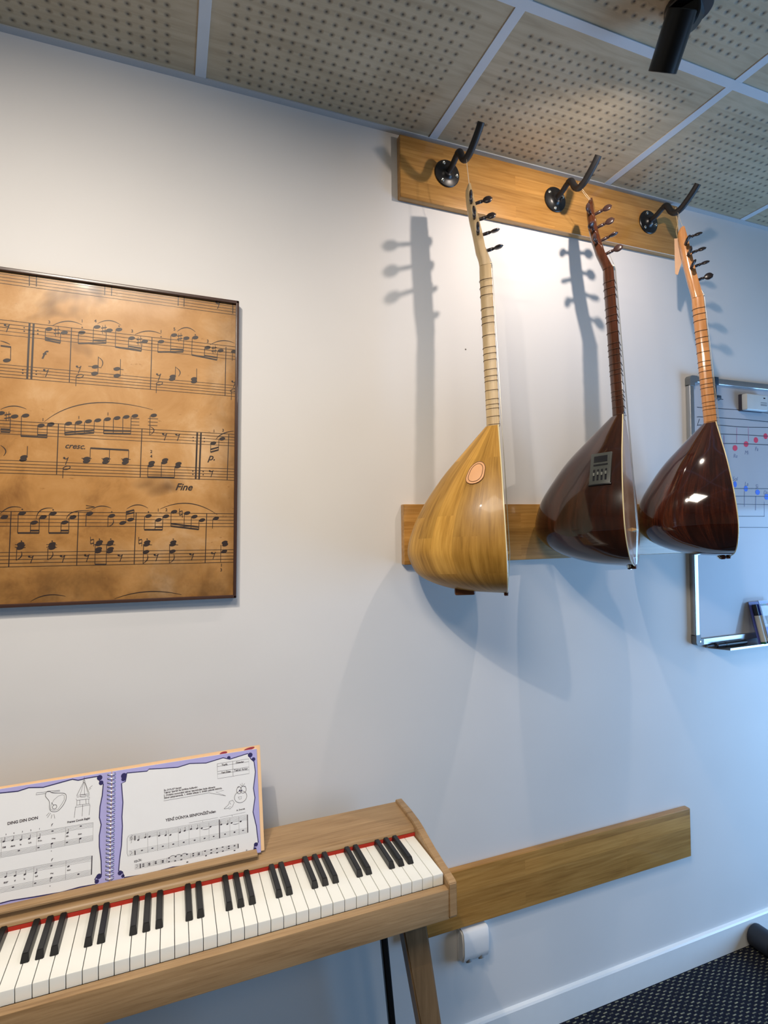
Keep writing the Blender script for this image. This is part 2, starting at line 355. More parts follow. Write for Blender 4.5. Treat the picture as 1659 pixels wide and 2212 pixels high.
PIC="""L -4294 -82 -4290 -301
L -4164 -81 -4163 -291
L -2867 -61 -2867 -279
L -2731 -65 -2735 -277
L -1354 -65 -1355 -292
L -1227 -64 -1228 -292
L -140 -47 -141 -301
R -481 -152
R -4677 -1249
D -4367 -1201
D -4366 -1274
D -4121 -1221
D -4120 -1294
K -4272 -1095 -4297 -2272
K -4198 -1092 -4223 -2271
N -3919 -1170
N -3632 -1210
S -3981 -1192 -3984 -1412
S -3699 -1229 -3702 -1441
B -3985 -1360 -3703 -1395
B -3984 -1409 -3702 -1441
A -3770 -1203
U -3860 -1092 -3582 -867 -3301 -996
C -3915 -1019 91 3
C -3296 -910 93 1
C -3041 -875 93 4
L -3496 -1086 -3521 -2266
N -3299 -1163
S -3361 -1182 -3367 -1410
N -3007 -1003
S -3074 -1023 -3082 -1372
N -2766 -1047
S -2824 -1069 -2827 -1341
B -3367 -1407 -2827 -1333
B -3083 -1307 -2828 -1276
A -2873 -1039
U -3002 -930 -2764 -742 -2534 -904
N -2575 -1004
S -2637 -1027 -2642 -1401
N -2316 -1164
S -2376 -1183 -2383 -1414
N -2049 -1205
S -2106 -1223 -2116 -1431
B -2642 -1398 -2116 -1427
B -2380 -1352 -2117 -1364
A -2159 -1204
C -2309 -1002 95 3
U -2251 -1075 -1985 -886 -1711 -991
C -1712 -935 97 1
L -1898 -1097 -1917 -2273
N -1709 -1167
S -1770 -1185 -1775 -1417
N -1434 -982
S -1504 -1002 -1506 -1374
N -1170 -1021
S -1226 -1039 -1234 -1343
B -1775 -1409 -1234 -1343
B -1507 -1314 -1234 -1290
A -1311 -1016
C -1429 -842 98 5
U -1365 -887 -1174 -679 -976 -847
N -975 -981
S -1042 -1001 -1049 -1401
N -702 -1181
S -763 -1200 -772 -1415
N -408 -1219
S -475 -1239 -487 -1448
B -1049 -1393 -487 -1448
B -772 -1377 -488 -1391
A -556 -1209
C -700 -1031 100 3
U -648 -1113 -374 -897 -90 -1006
L -287 -1116 -298 -2283
N -103 -1203
S -137 -1218 -142 -1430
D -3294 -1052
D -2573 -927
D -1710 -1055
D -975 -916
R -3958 -2113
R -3349 -1973
R -1751 -1979
H -3325 -2116
S -3394 -2129 -3397 -2342
N -3030 -1882
T -3163 -1882 -2909 -1890
N -3041 -2030
S -2973 -1653 -2977 -2041
U -2973 -1664 -2831 -1738 -2915 -1880
N -2603 -1883
T -2674 -1876 -2472 -1888
N -2601 -2032
S -2534 -1658 -2535 -2043
H -1732 -2123
S -1793 -2132 -1797 -2348
N -1451 -1935
N -1468 -2000
S -1395 -1703 -1402 -1993
U -1391 -1718 -1232 -1807 -1336 -1923
N -993 -1946
N -992 -2010
S -935 -1700 -935 -2012
C -3979 -1725 216 f
N -4665 -1923
S -4598 -1625 -4599 -1916
B -4779 -1630 -4598 -1636
U -4786 -1529 -4686 -1544 -4613 -1583
D -4379 -2091
D -4377 -2160
D -4137 -2090
D -4136 -2159
R -103 -1982
H -109 -2138
S -150 -2154 -156 -2364
L -3709 -3172 -3729 -4256
L -2081 -3173 -2104 -4263
K -908 -3186 -932 -4268
K -826 -3185 -857 -4273
L -204 -3184 -231 -4264
N -4746 -3028
A -4631 -3083
N -4508 -3078
S -4582 -3090 -4583 -3406
B -4748 -3413 -4583 -3413
B -4749 -3356 -4584 -3355
U -4756 -2951 -4535 -2797 -4301 -2908
N -4313 -3046
S -4386 -3058 -4388 -3486
N -4030 -3236
S -4089 -3250 -4091 -3492
N -3851 -3196
S -3917 -3214 -3916 -3481
B -4388 -3479 -3916 -3481
B -4092 -3433 -3916 -3429
C -3996 -3109 90 1
U -3972 -3149 -3280 -2427 -1861 -2730
N -3523 -3159
S -3590 -3174 -3590 -3402
N -3329 -3121
S -3397 -3136 -3397 -3372
N -3145 -3083
S -3220 -3103 -3220 -3354
N -2963 -3049
S -3032 -3065 -3035 -3325
B -3590 -3402 -3035 -3325
B -3591 -3356 -3036 -3271
N -2775 -3010
S -2845 -3026 -2847 -3331
N -2585 -2971
S -2659 -2988 -2658 -3319
N -2402 -2933
S -2471 -2949 -2469 -3311
N -2228 -2898
S -2304 -2914 -2309 -3304
B -2847 -3327 -2309 -3304
B -2848 -3266 -2309 -3242
C -3328 -3015 92 1
C -2767 -2895 93 1
T -2310 -2959 -2137 -2953
T -2309 -3031 -2136 -3026
T -2308 -3104 -2135 -3100
T -1960 -2933 -1750 -2929
T -1959 -3010 -1755 -3007
T -1958 -3087 -1761 -3085
N -1842 -2858
S -1917 -2875 -1921 -3309
U -1917 -3114 -1753 -3177 -1905 -3297
R -1608 -3327
R -1331 -3318
D -996 -3305
D -995 -3381
D -752 -3310
D -752 -3386
N -552 -3412
S -606 -3427 -612 -3625
N -351 -3297
S -425 -3313 -433 -3563
B -612 -3625 -433 -3563
B -612 -3561 -434 -3501
C -537 -3124 92 1
C -335 -3096 92 3
U -498 -3325 -390 -3146 -93 -3096
C -595 -3788 191 p.
C -3387 -3653 155 cresc.
R -3560 -3960
H -3543 -4109
S -3607 -4119 -3613 -4335
N -3171 -3896
N -3171 -3953
S -3099 -3666 -3102 -3939
N -2792 -3890
N -2800 -3954
S -2724 -3671 -2727 -3940
N -2403 -3882
N -2412 -3948
S -2343 -3669 -2346 -3942
B -3099 -3663 -2343 -3669
T -3265 -3890 -3071 -3888
T -2881 -3879 -2695 -3881
T -2495 -3872 -2304 -3874
N -4328 -3916
N -4342 -3971
S -4268 -3684 -4273 -3923
U -4744 -3693 -4591 -3786 -4689 -3909
C -1883 -3675 96 2
C -1882 -3782 96 4
N -1870 -3928
N -1889 -3991
S -1947 -3997 -1950 -4254
N -1591 -3853
N -1608 -3909
S -1666 -3919 -1669 -4244
N -1307 -3926
N -1323 -3990
S -1382 -4000 -1390 -4242
B -1950 -4254 -1390 -4246
R -592 -4124
D -995 -4082
D -994 -4157
D -770 -4081
D -769 -4157
C -1178 -4452 187 Fine
L -4535 -5052 -4559 -6196
L -3304 -5055 -3324 -6194
L -2174 -5053 -2202 -6192
L -680 -5055 -705 -6202
N -4653 -5171
U -4725 -5105 -4586 -4901 -4354 -4972
N -4338 -5087
S -4410 -5101 -4415 -5494
N -4122 -5280
S -4186 -5290 -4188 -5494
N -3961 -5165
S -4029 -5183 -4030 -5498
B -4415 -5497 -4030 -5498
B -4189 -5447 -4030 -5447
U -4087 -5201 -4062 -4944 -3787 -4974
N -3780 -5085
S -3851 -5096 -3854 -5495
N -3562 -5273
S -3628 -5284 -3631 -5496
N -3410 -5161
S -3484 -5179 -3485 -5496
B -3854 -5499 -3485 -5499
B -3632 -5447 -3486 -5447
U -3532 -5197 -3490 -4987 -3055 -5024
N -3092 -5081
S -3157 -5089 -3163 -5352
T -3166 -4906 -2999 -4935
T -2999 -4935 -3165 -4969
U -3055 -4999 -2899 -4855 -2674 -4959
N -2662 -5126
S -2733 -5138 -2736 -5369
U -2730 -5362 -2589 -5315 -2639 -5190
N -2443 -5279
S -2375 -5019 -2378 -5268
N -2287 -5206
S -2218 -4988 -2221 -5195
B -2375 -5037 -2217 -4992
B -2374 -5088 -2217 -5050
U -2366 -4972 -2154 -4795 -1935 -4948
N -1923 -5123
S -2000 -5139 -2006 -5422
N -1712 -5210
S -1780 -5221 -1784 -5430
N -1559 -5127
S -1624 -5139 -1628 -5430
B -2006 -5430 -1628 -5430
B -1785 -5367 -1628 -5367
C -1721 -4989 96 1
C -1551 -4980 96 2
U -1681 -4963 -1060 -4636 -444 -5080
N -1388 -5022
S -1450 -5034 -1453 -5348
F -1242 -5050
N -1108 -5049
S -1168 -5061 -1171 -5366
N -948 -5130
S -1015 -5141 -1023 -5396
N -780 -5207
S -848 -5215 -852 -5422
B -1453 -5348 -852 -5422
B -1454 -5293 -853 -5366
N -472 -5167
S -542 -5175 -550 -5403
D -4339 -5006
D -3781 -5009
D -2663 -5041
D -1924 -5032
D -4343 -5667
D -3788 -5671
D -2895 -5635
D -2675 -5636
D -1943 -5641
D -1398 -5644
N -4357 -5728
N -4347 -5768
N -4364 -5805
S -4422 -5811 -4429 -6064
U -4423 -6058 -4294 -5982 -4345 -5880
R -4168 -6046
R -3590 -6046
R -3134 -6037
R -2482 -6049
R -1753 -6052
R -999 -6047
R -526 -6028
N -3787 -5733
N -3796 -5774
N -3786 -5812
S -3864 -5818 -3866 -6065
U -3863 -6062 -3732 -5992 -3785 -5888
T -4457 -5737 -4269 -5745
T -4457 -5791 -4268 -5800
T -3895 -5742 -3697 -5751
T -3894 -5797 -3696 -5806
F -3036 -5687
N -2894 -5699
N -2909 -5741
N -2908 -5847
N -2916 -5900
S -2975 -5741 -2975 -6181
N -2674 -5701
N -2689 -5743
N -2678 -5850
N -2693 -5903
S -2753 -5743 -2757 -6186
B -2975 -6181 -2757 -6186
F -2083 -5694
N -1942 -5706
N -1952 -5761
N -1963 -5924
S -2015 -5768 -2020 -6185
U -2017 -6178 -1887 -6097 -1939 -5968
N -1397 -5711
N -1407 -5766
N -1412 -5921
S -1473 -5773 -1475 -6186
U -1471 -6178 -1331 -6107 -1387 -5977
T -2997 -5751 -2583 -5762
T -2025 -5760 -1841 -5769
T -1483 -5765 -1293 -5775
N -273 -5728
N -261 -5777
N -282 -5937
S -357 -5784 -360 -6183
C -341 -6256 99 1
C -347 -6366 99 3
U -4162 -6924 -3885 -6725 -3523 -6844
U -2583 -6937 -1930 -6695 -1210 -6906"""
PAGE_R="""W -864 1982 -480 1956 -444 1987 109 1935 356 1971 682 1929 1036 1979 1174 1929 1561 1986 1618 1870 1687 1801 1708 1585 1653 1268 1675 1075 1623 804 1681 516 1707 200 1625 162 1601 58 1404 44 830 74 366 48 4 90 -436 65 -881 94 -917 201 -984 232 -971 428 -941 673 -929 1011 -940 1185 -927 1443 -958 1801 -888 1825 -872 1912
O -916 1937 53 54
O -924 1876 39 39
O 1611 1949 51 48
O 1678 1851 41 39
O 1155 1964 36 34
O 1656 170 43 39
O 1632 88 33 30
O -959 193 41 40
O -907 125 30 30
P 911 1878 1577 1876 1575 1577 913 1581 911 1878
P 912 1823 1577 1818
P 913 1724 1576 1710
P 914 1673 1576 1654
P 1233 1876 1233 1578
X 1002 1820 1121 1818 Tarih
X 1301 1819 1473 1817 Ödevler
X 988 1673 1190 1670 Yeni Ödev
X 1256 1671 1548 1664 Tekrar Arttır
X -157 1520 180 1517 Bu DOLAP işareti
X -158 1472 510 1472 Tekrar işareti ile birlikte kullanılır.
X -158 1423 860 1413 1. Dolabın sonundaki tekrar işaretinden başa döneriz
X -158 1375 999 1368 İkinci çalışmamızda, 1. dolabı atlayıp 2. dolabı çalarak bitiririz.
P -162 1338 291 1336 727 1337 1069 1219 871 1327 1028 1334
E 1377 1146 129 115
E 1350 1280 54 67
E 1436 1277 64 67
O 1358 1274 14 13
O 1399 1270 14 13
P 1327 1151 1397 1147 1389 1107 1345 1100 1327 1151
P 1410 1347 1372 1401
P 1418 1346 1417 1413
P 1426 1345 1472 1394
P 1314 1345 1359 1360
P 1454 1344 1494 1333
P 1027 977 1126 1042 1138 1095 1207 1111 1239 1059 1203 991 1143 947 1114 970 1036 970 1027 977
P 1115 979 1164 998
P 1147 1075 1169 1031
X -132 944 856 933 YENİ DÜNYA SENFONİSİ'nden
X 1278 882 1461 886 A. Dvorak
G -806 823 1502 774
G -805 801 1501 750
G -805 779 1500 727
G -805 756 1499 703
G -805 734 1498 679
G -811 546 1492 519
G -811 524 1491 497
G -810 502 1490 473
G -810 480 1489 450
G -810 458 1488 428
G -465 793 -459 441
G -285 793 -279 438
G -73 787 -71 439
G 115 786 112 443
G 324 791 320 436
G 535 778 533 436
G 714 775 712 432
K 925 782 921 430
G 1138 777 1132 430
G 1324 772 1317 425
K 1504 774 1498 426
K -698 795 -697 710
K -695 531 -691 449
P -814 818 -839 772 -836 501 -818 450
P -763 825 -745 804 -788 770 -761 731 -739 752 -767 792 -761 680 -778 678
P -793 526 -759 527 -747 499 -784 465
N -636 706
S -624 704 -625 781
N -509 728
S -497 725 -499 800
N -430 726
N -249 708
S -236 705 -240 776
N -127 693
S -116 691 -118 770
N -37 681
N 145 693
S 156 691 153 762
N 237 705
S 248 703 245 774
N 360 713
S 372 711 369 782
N 481 699
S 492 697 492 777
N 571 687
N 745 684
N 961 685
S 951 687 953 753
N 1086 669
S 1097 666 1098 744
N 1173 674
N 1359 668
Q -569 505
Q -376 504
Q -181 501
Q 16 500
Q 216 495
Q 428 492
Q 623 490
Q 803 489
Q 1032 486
Q 1225 488
Q 1402 490
U 580 662 655 639 731 665
U 1192 650 1250 625 1319 643
G 321 836 897 831
G 935 824 1464 829
C 592 812 29 1
C 1187 810 29 2
X -705 318 -568 324 EŞLİK:
G -696 279 1295 254
G -696 259 1294 233
G -696 239 1294 213
G -696 219 1293 194
G -696 199 1292 174
K -597 275 -596 196
K 1291 255 1292 174
P -676 266 -648 269 -641 242 -675 216
Q -541 255
Q -541 221
Q -432 249
Q -431 220
Q -314 250
Q -314 221
Q -182 245
Q -182 217
Q -66 267
Q -66 198
Q 59 267
Q 50 191
Q 168 262
Q 167 189
Q 277 265
Q 281 123
Q 396 250
Q 396 215
Q 507 239
Q 506 210
Q 628 252
Q 645 164
Q 750 248
Q 748 196
Q 863 248
Q 865 175
Q 977 255
Q 981 180
Q 1101 245
Q 1100 209
Q 1217 234
Q 1214 145
U -57 277 -3 314 60 280
U 60 280 114 307 168 279
U 168 279 223 302 277 274
G -463 276 -463 197
G -355 280 -354 196
G -217 276 -217 196
G -105 275 -106 190
G 347 265 346 187
G 578 262 576 187
G 476 265 474 190
G 1063 256 1061 176
C 1461 101 36 51"""
PAGE_L="""W -4442 2013 -4184 2003 -3743 1986 -3406 2002 -3059 1986 -2763 1967 -2585 2000 -2340 1965 -2094 1996 -1843 2027 -1740 1990 -1587 2005 -1392 2006 -1365 1954 -1350 1871 -1290 1848 -1305 1636 -1339 1444 -1347 1249 -1312 1112 -1340 923 -1335 731 -1297 469 -1285 229 -1360 232 -1397 178 -1382 88 -1654 99 -1956 81 -2371 102 -2775 128 -2943 120 -3276 133 -3709 153 -4272 173
O -1359 1974 50 51
O -1330 1875 42 43
O -1328 211 48 47
O -1364 131 38 37
P -2456 1849 -2291 1847 -2292 1873 -2452 1885 -2456 1849
P -2286 1872 -2262 1881 -2057 1865 -2053 1847 -2211 1849
J -2286 1872 -2295 1796 -2229 1694 -2217 1563 -2172 1504 -2073 1499 -1978 1597 -1939 1707 -1973 1792 -2161 1831 -2225 1868 -2286 1872
E -2132 1580 37 39
P -2010 1776 -2084 1759 -2150 1706 -2196 1623 -2198 1547 -2142 1517 -2075 1524 -2016 1604 -1975 1675 -1974 1753 -2010 1776
J -2189 1667 -2155 1613
P -2221 1493 -2267 1444
P -2196 1482 -2247 1409
P -2170 1452 -2185 1385
P -2139 1453 -2121 1373
E -1637 1955 15 19
P -1635 2033 -1633 1972
P -1646 1941 -1757 1715 -1693 1720 -1546 1711 -1540 1724 -1621 1937
P -1642 1936 -1696 1724
P -1632 1935 -1623 1718
P -1623 1933 -1563 1732
P -1750 1714 -1756 1689 -1532 1683 -1540 1710
P -1691 1717 -1685 1670 -1602 1664 -1604 1708 -1691 1717
P -1767 1658 -1754 1629 -1530 1616 -1531 1649 -1577 1664
P -1751 1629 -1751 1544
P -1703 1627 -1700 1541
P -1595 1621 -1588 1534
P -1543 1618 -1541 1526
P -1787 1324 -1775 1503 -1751 1541 -1528 1528 -1518 1489 -1531 1322
P -1781 1504 -1648 1506 -1521 1505
P -1647 1538 -1650 1324
P -1542 1810 -1486 1854
P -1544 1784 -1510 1807
X -2901 1406 -2405 1417 DING DIN DON
X -1903 1249 -1514 1251 Fransız Çocuk Ezgisi
G -4222 1229 -1454 1178
G -4221 1211 -1454 1158
G -4219 1193 -1453 1139
G -4218 1175 -1453 1119
G -4216 1157 -1452 1100
G -4199 967 -1455 946
G -4197 947 -1454 924
G -4196 927 -1453 902
G -4194 907 -1453 880
G -4192 887 -1452 858
G -2978 1205 -2973 883
G -2409 1194 -2408 869
G -1928 1186 -1932 862
G -1454 1178 -1452 858
G -3463 1216 -3450 880
G -3902 1220 -3888 890
N -2943 1135
S -2928 1134 -2930 1208
N -2804 1128
S -2789 1128 -2790 1199
N -2669 1111
S -2653 1111 -2655 1185
N -2532 1101
S -2517 1100 -2518 1171
N -2371 1084
S -2355 1084 -2359 1159
N -1894 1079
S -1880 1079 -1881 1149
N -2151 943
S -2164 946 -2162 871
N -1671 933
S -1686 936 -1685 861
Q -2151 1157
Q -1669 1154
Q -2691 932
Q -2373 917
Q -1897 912
C -2915 1248 37 5
C -2789 1246 37 4
C -2652 1244 38 3
C -2514 1243 38 2
C -2370 1240 38 1
C -2162 1270 56 f
C -2157 818 30 4
C -2931 1035 42 ne
C -2792 1032 42 dans
C -2668 1031 42 la
C -2517 1032 42 luit
C -2353 1031 43 Prin
C -2127 1023 43 Ding
C -1895 1021 43 din
C -1681 1018 44 don
G -4171 647 -1451 592
G -4169 627 -1451 570
G -4167 608 -1450 549
G -4165 588 -1450 527
G -4164 568 -1449 506
G -4148 389 -1457 353
G -4146 369 -1457 331
G -4144 350 -1456 310
G -4142 330 -1456 289
G -4141 311 -1455 268
G -2431 609 -2432 276
G -1901 601 -1900 275
K -1458 593 -1459 266
G -3200 627 -3194 298
N -2878 537
S -2864 537 -2865 605
N -2729 523
S -2714 522 -2717 595
N -2572 510
S -2557 509 -2561 580
N -2394 500
S -2381 499 -2382 566
N -1857 491
N -2138 360
S -2151 363 -2154 293
Q -2751 340
Q -2397 326
Q -2144 565
Q -1683 323
C -2867 443 41 sur
C -2727 442 41 si
C -2574 439 41 la
C -2384 440 41 tail
C -2132 432 42 ding
C -1849 430 42 don
C -2153 227 32 4
C -2136 665 55 f"""
BOARD="""b 16546 3746 16689 3746 17368 3759 19368 3787 20032 3751 21310 3738 23512 3736
b 16535 3408 16656 3428 17449 3443 18769 3456 20019 3438 21833 3446
b 16535 3138 16984 3171 17440 3191 18759 3185 20011 3230 21825 3266
b 16653 3356 16582 3222 16543 3116
b 17545 2886 18749 2913 19999 2918 21812 2962
b 17649 2562 18737 2598 19987 2606 21799 2640
b 18178 1023 19925 1034 21731 1041
b 18263 757 19749 757 21719 756
b 18301 483 19903 466 21707 465
b 18357 59 19721 48
b 18381 -325 19871 -352 21140 -371
b 17382 4156 17474 4179 17470 4063 17379 4073 17382 4156
b 17569 4236 17548 4052 17656 4092 17796 4095
r 18422 3151 18401 2579
r 19003 3214 19008 2704
r 17784 2853 17783 2422 17796 2140
s 18315 2431 119 101
s 18872 2590 122 102
s 19378 2753 114 103
s 19883 2913 111 104
t 18269 1168 85 110
t 18800 1023 102 101
t 19391 902 119 95
t 19848 741 121 103
u 18724 938 18704 399
u 19293 772 19263 262
u 19726 569 19706 55
C 18329 2157 148 Re
C 18895 2293 149 Mi
C 19401 2440 151 Fa
C 18285 1362 154 Sol
C 18840 1192 155 La
C 19364 1107 157 Si
C 19829 895 151 Do"""
# ------------------------------------------------------------------ materials
def m_wall():
    k = NT('wall_paint'); v = k.vec(); f = k.noise(v, 3.0, 2)
    c = k.ramp(f, [(0.3, lin(208, 206, 204)), (0.7, lin(213, 211, 209))])
    k.bump(k.noise(v, 420, 2), 0.05, 0.0004)
    return k.fin(c, 0.62, spec=0.25)
M_WALL = m_wall()
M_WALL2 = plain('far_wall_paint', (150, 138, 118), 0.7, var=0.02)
M_TRIM = plain('white_gloss_trim', (226, 228, 228), 0.25, var=0.02, spec=0.5)
def m_tile():
    k = NT('perforated_plywood'); tc = k.n('ShaderNodeTexCoord'); sp = k.n('ShaderNodeSeparateXYZ'); k.l(tc.outputs['Object'], sp.inputs[0])
    # object coordinates are shifted so that 0,0 is a grid crossing
    def hole(c, first, pitch, n):
        u = k.math('MODULO', k.math('ADD', c, 60.5), 0.605)           # 0..0.605 inside a tile
        a = k.math('DIVIDE', k.math('SUBTRACT', u, first), pitch)
        r_ = k.math('ROUND', a); r_ = k.math('MINIMUM', k.math('MAXIMUM', r_, 0.0), float(n))
        return k.math('MULTIPLY', k.math('SUBTRACT', a, r_), pitch)
    dx = hole(sp.outputs[0], 0.059, 0.02495, 19); dy = hole(sp.outputs[1], 0.059, 0.0244, 20)
    d = k.math('SQRT', k.math('ADD', k.math('MULTIPLY', dx, dx), k.math('MULTIPLY', dy, dy)))
    m = k.ramp(d, [(0.0034, (0, 0, 0, 1)), (0.0042, (1, 1, 1, 1))])
    v = k.vec(scale=(2.2, 22, 1)); f = k.noise(v, 2.2, 4, 0.6, 0.8)
    f2 = k.noise(k.vec(scale=(5, 5, 1)), 1.3, 2)
    f = k.math('ADD', k.math('MULTIPLY', f, 0.6), k.math('MULTIPLY', f2, 0.4))
    c = k.ramp(f, [(0.32, lin(154, 139, 114)), (0.5, lin(172, 157, 131)), (0.68, lin(184, 169, 144))])
    c = k.mix(m, lin(52, 48, 46), c)
    k.bump(m, 0.6, 0.003)
    return k.fin(c, 0.5, spec=0.3)
M_TILE = m_tile()
M_GRID = plain('white_ceiling_rail', (188, 194, 200), 0.35, var=0.02)
def m_carpet():
    k = NT('woven_carpet'); v = k.vec()
    wob = k.n('ShaderNodeVectorMath', operation='ADD'); nz = k.n('ShaderNodeTexNoise'); nz.inputs['Scale'].default_value = 30
    k.l(v, nz.inputs['Vector']); sc = k.n('ShaderNodeVectorMath', operation='SCALE'); sc.inputs['Scale'].default_value = 0.004; k.l(nz.outputs['Color'], sc.inputs[0])
    k.l(v, wob.inputs[0]); k.l(sc.outputs[0], wob.inputs[1])
    sp = k.n('ShaderNodeSeparateXYZ'); k.l(wob.outputs[0], sp.inputs[0])
    ry = k.math('DIVIDE', sp.outputs[1], 0.0086); row = k.math('FLOOR', ry)
    u = k.math('FRACT', k.math('ADD', k.math('DIVIDE', sp.outputs[0], 0.0300), k.math('MULTIPLY', row, 0.5)))
    du = k.math('ABSOLUTE', k.math('SUBTRACT', u, 0.5)); dv = k.math('ABSOLUTE', k.math('SUBTRACT', k.math('FRACT', ry), 0.5))
    mu = k.ramp(du, [(0.19, (1, 1, 1, 1)), (0.25, (0, 0, 0, 1))]); mv = k.ramp(dv, [(0.17, (1, 1, 1, 1)), (0.27, (0, 0, 0, 1))])
    m = k.math('MULTIPLY', k.math('MULTIPLY', mu, mv), k.ramp(k.noise(v, 55, 2), [(0.3, (0.25, 0.25, 0.25, 1)), (0.55, (0.9, 0.9, 0.9, 1))]))
    yarn = k.ramp(k.noise(v, 110, 2), [(0.35, lin(96, 100, 90)), (0.65, lin(152, 148, 122))])
    base = k.ramp(k.noise(v, 240, 3), [(0.3, lin(14, 16, 25)), (0.7, lin(32, 34, 46))])
    c = k.mix(m, base, yarn); k.bump(m, 0.7, 0.003)
    return k.fin(c, 0.95, spec=0.1)
M_CARPET = m_carpet()
M_RAIL = wood('varnished_oak', (196, 150, 84), (172, 126, 64), (138, 94, 44), rough=0.3, coat=0.25, row=0.041, length=0.37, block=0.85)
M_PIANO = wood('light_oak_veneer', (176, 146, 108), (158, 128, 92), (128, 100, 68), rough=0.42, row=0.6, length=3.0, block=0.0, grain=1.5, bump=0.35)
M_BLACK = plain('black_powder_coat', (16, 16, 18), 0.35, var=0.1)
M_RUBBER = plain('black_foam_sleeve', (22, 22, 25), 0.55, var=0.1)
M_STEEL = plain('zinc_screw', (200, 205, 200), 0.25, metal=0.9)
M_CHROME = plain('chrome', (220, 222, 225), 0.12, metal=1.0)

# ------------------------------------------------------------------ the room
CE = 1.052; FL = -1.46
XL, XR, YB = -2.6, 3.1, -4.2
def wall(name, x0, x1, y0, y1, m=M_WALL):
    return struct(link(name, B(x0, x1, y0, y1, FL, CE), m, sm=False))
wall('wall_back', XL - 0.1, XR + 0.1, 0, 0.1)
wall('wall_left', XL - 0.1, XL, YB, 0, M_WALL2)
wall('wall_front', XL - 0.1, XR + 0.1, YB - 0.1, YB, M_WALL2)
bm = bmesh.new()
W_ = WIN
box(bm, XR, XR + 0.1, YB, W_['y0'], FL, CE); box(bm, XR, XR + 0.1, W_['y1'], 0, FL, CE)
box(bm, XR, XR + 0.1, W_['y0'], W_['y1'], FL, W_['z0']); box(bm, XR, XR + 0.1, W_['y0'], W_['y1'], W_['z1'], CE)
struct(link('wall_right', bm, M_WALL, sm=False))
bm = bmesh.new(); fy0, fy1, fz0, fz1 = W_['y0'], W_['y1'], W_['z0'], W_['z1']
for a, b, c, d in ((fy0, fy1, fz0, fz0 + 0.05), (fy0, fy1, fz1 - 0.05, fz1), (fy0, fy0 + 0.05, fz0, fz1), (fy1 - 0.05, fy1, fz0, fz1), (fy0 + 1.35, fy0 + 1.4, fz0, fz1)):
    box(bm, XR + 0.02, XR + 0.08, a, b, c, d, 0.004)
struct(link('window_1', bm, plain('window_frame_white', (225, 228, 230), 0.4, var=0.02)))
o = link('floor', B(XL, XR, YB, 0, FL - 0.05, FL), M_CARPET, sm=False); struct(o)
# ceiling board: origin on a grid crossing so the drilled pattern follows the tiles
bm = B(XL - 0.1, XR + 0.1, YB - 0.1, 0.1, CE, CE + 0.02); bm.transform(Matrix.Translation((-0.071, 0.437, -CE)))
me = bpy.data.meshes.new('ceiling'); bm.to_mesh(me); bm.free(); me.materials.append(M_TILE)
ceil = bpy.data.objects.new('ceiling', me); COL.objects.link(ceil); ceil.location = (0.071, -0.437, CE); XF['ceiling'] = Matrix.Translation(ceil.location); struct(ceil)
bm = bmesh.new()
gx = [0.071 + 0.605 * i for i in range(-5, 6)]; gy = [-0.437 - 0.605 * i for i in range(0, 7)]
for x in gx:
    if XL < x < XR: box(bm, x - 0.012, x + 0.012, YB, 0, CE - 0.002, CE + 0.002, 0.0006, 1)
for y in gy:
    if y > YB: box(bm, XL, XR, y - 0.012, y + 0.012, CE - 0.0024, CE + 0.001, 0.0006, 1)
struct(link('ceiling_grid', bm, M_GRID, ceil))
bm = bmesh.new()
for a in ((XL, XR, -0.019, 0, CE - 0.0028, CE), (XL, XR, YB, YB + 0.019, CE - 0.0028, CE), (XL, XL + 0.019, YB, 0, CE - 0.0028, CE), (XR - 0.019, XR, YB, 0, CE - 0.0028, CE)): box(bm, *a)
struct(link('trim_1', bm, plain('grey_wall_angle', (172, 174, 176), 0.5, var=0.02), sm=False))
bm = bmesh.new(); prism(bm, [(0, FL), (-0.012, FL), (-0.012, FL + 0.083), (-0.009, FL + 0.088), (0, FL + 0.090)], XL, XR, 'x')
struct(link('baseboard_back', bm, M_TRIM, ang=20))
bm = bmesh.new(); box(bm, XL, XL + 0.012, YB, -0.012, FL, FL + 0.09, 0.003); struct(link('baseboard_left', bm, M_TRIM))
bm = bmesh.new(); box(bm, XR - 0.012, XR, YB, -0.012, FL, FL + 0.09, 0.003); struct(link('baseboard_right', bm, M_TRIM))
bm = bmesh.new(); lathe(bm, [(0.0022, 0), (0.0022, 0.0006), (0.001, 0.0008)], place((0.778, 0, 0.485), (0, -1, 0)), 10)
tag(link('nail_head', bm, plain('dark_nail', (95, 88, 84), 0.6)), 'tiny dark nail head in the bare wall left of the pale long-necked lute', 'nail')

# panel lamps in the ceiling grid (behind the viewer; the spot-lit bowls mirror them)
def emis(name, rgb, s):
    k = NT(name); k.b.inputs['Emission Color'].default_value = lin(*rgb); k.b.inputs['Emission Strength'].default_value = s
    return k.fin(lin(*rgb), 0.6)
M_GLOW = emis('panel_diffuser', (255, 240, 220), 2.5)
for i, (x, y) in enumerate(PANELS):
    t = thing('ceiling_light', 'square white panel lamp in the ceiling grid ' + ('above the piano side' if i == 0 else 'towards the window'), 'ceiling light', (x, y, CE), group='panel lamps')
    fr = bmesh.new()
    for a in ((-.29, .29, -.29, -.275), (-.29, .29, .275, .29), (-.29, -.275, -.275, .275), (.275, .29, -.275, .275)): box(fr, x + a[0], x + a[1], y + a[2], y + a[3], CE - 0.012, CE - 0.0025, 0.001, 1)
    link('frame', fr, M_GRID, t); link('diffuser', B(x - .275, x + .275, y - .275, y + .275, CE - 0.005, CE - 0.0028), M_GLOW, t)

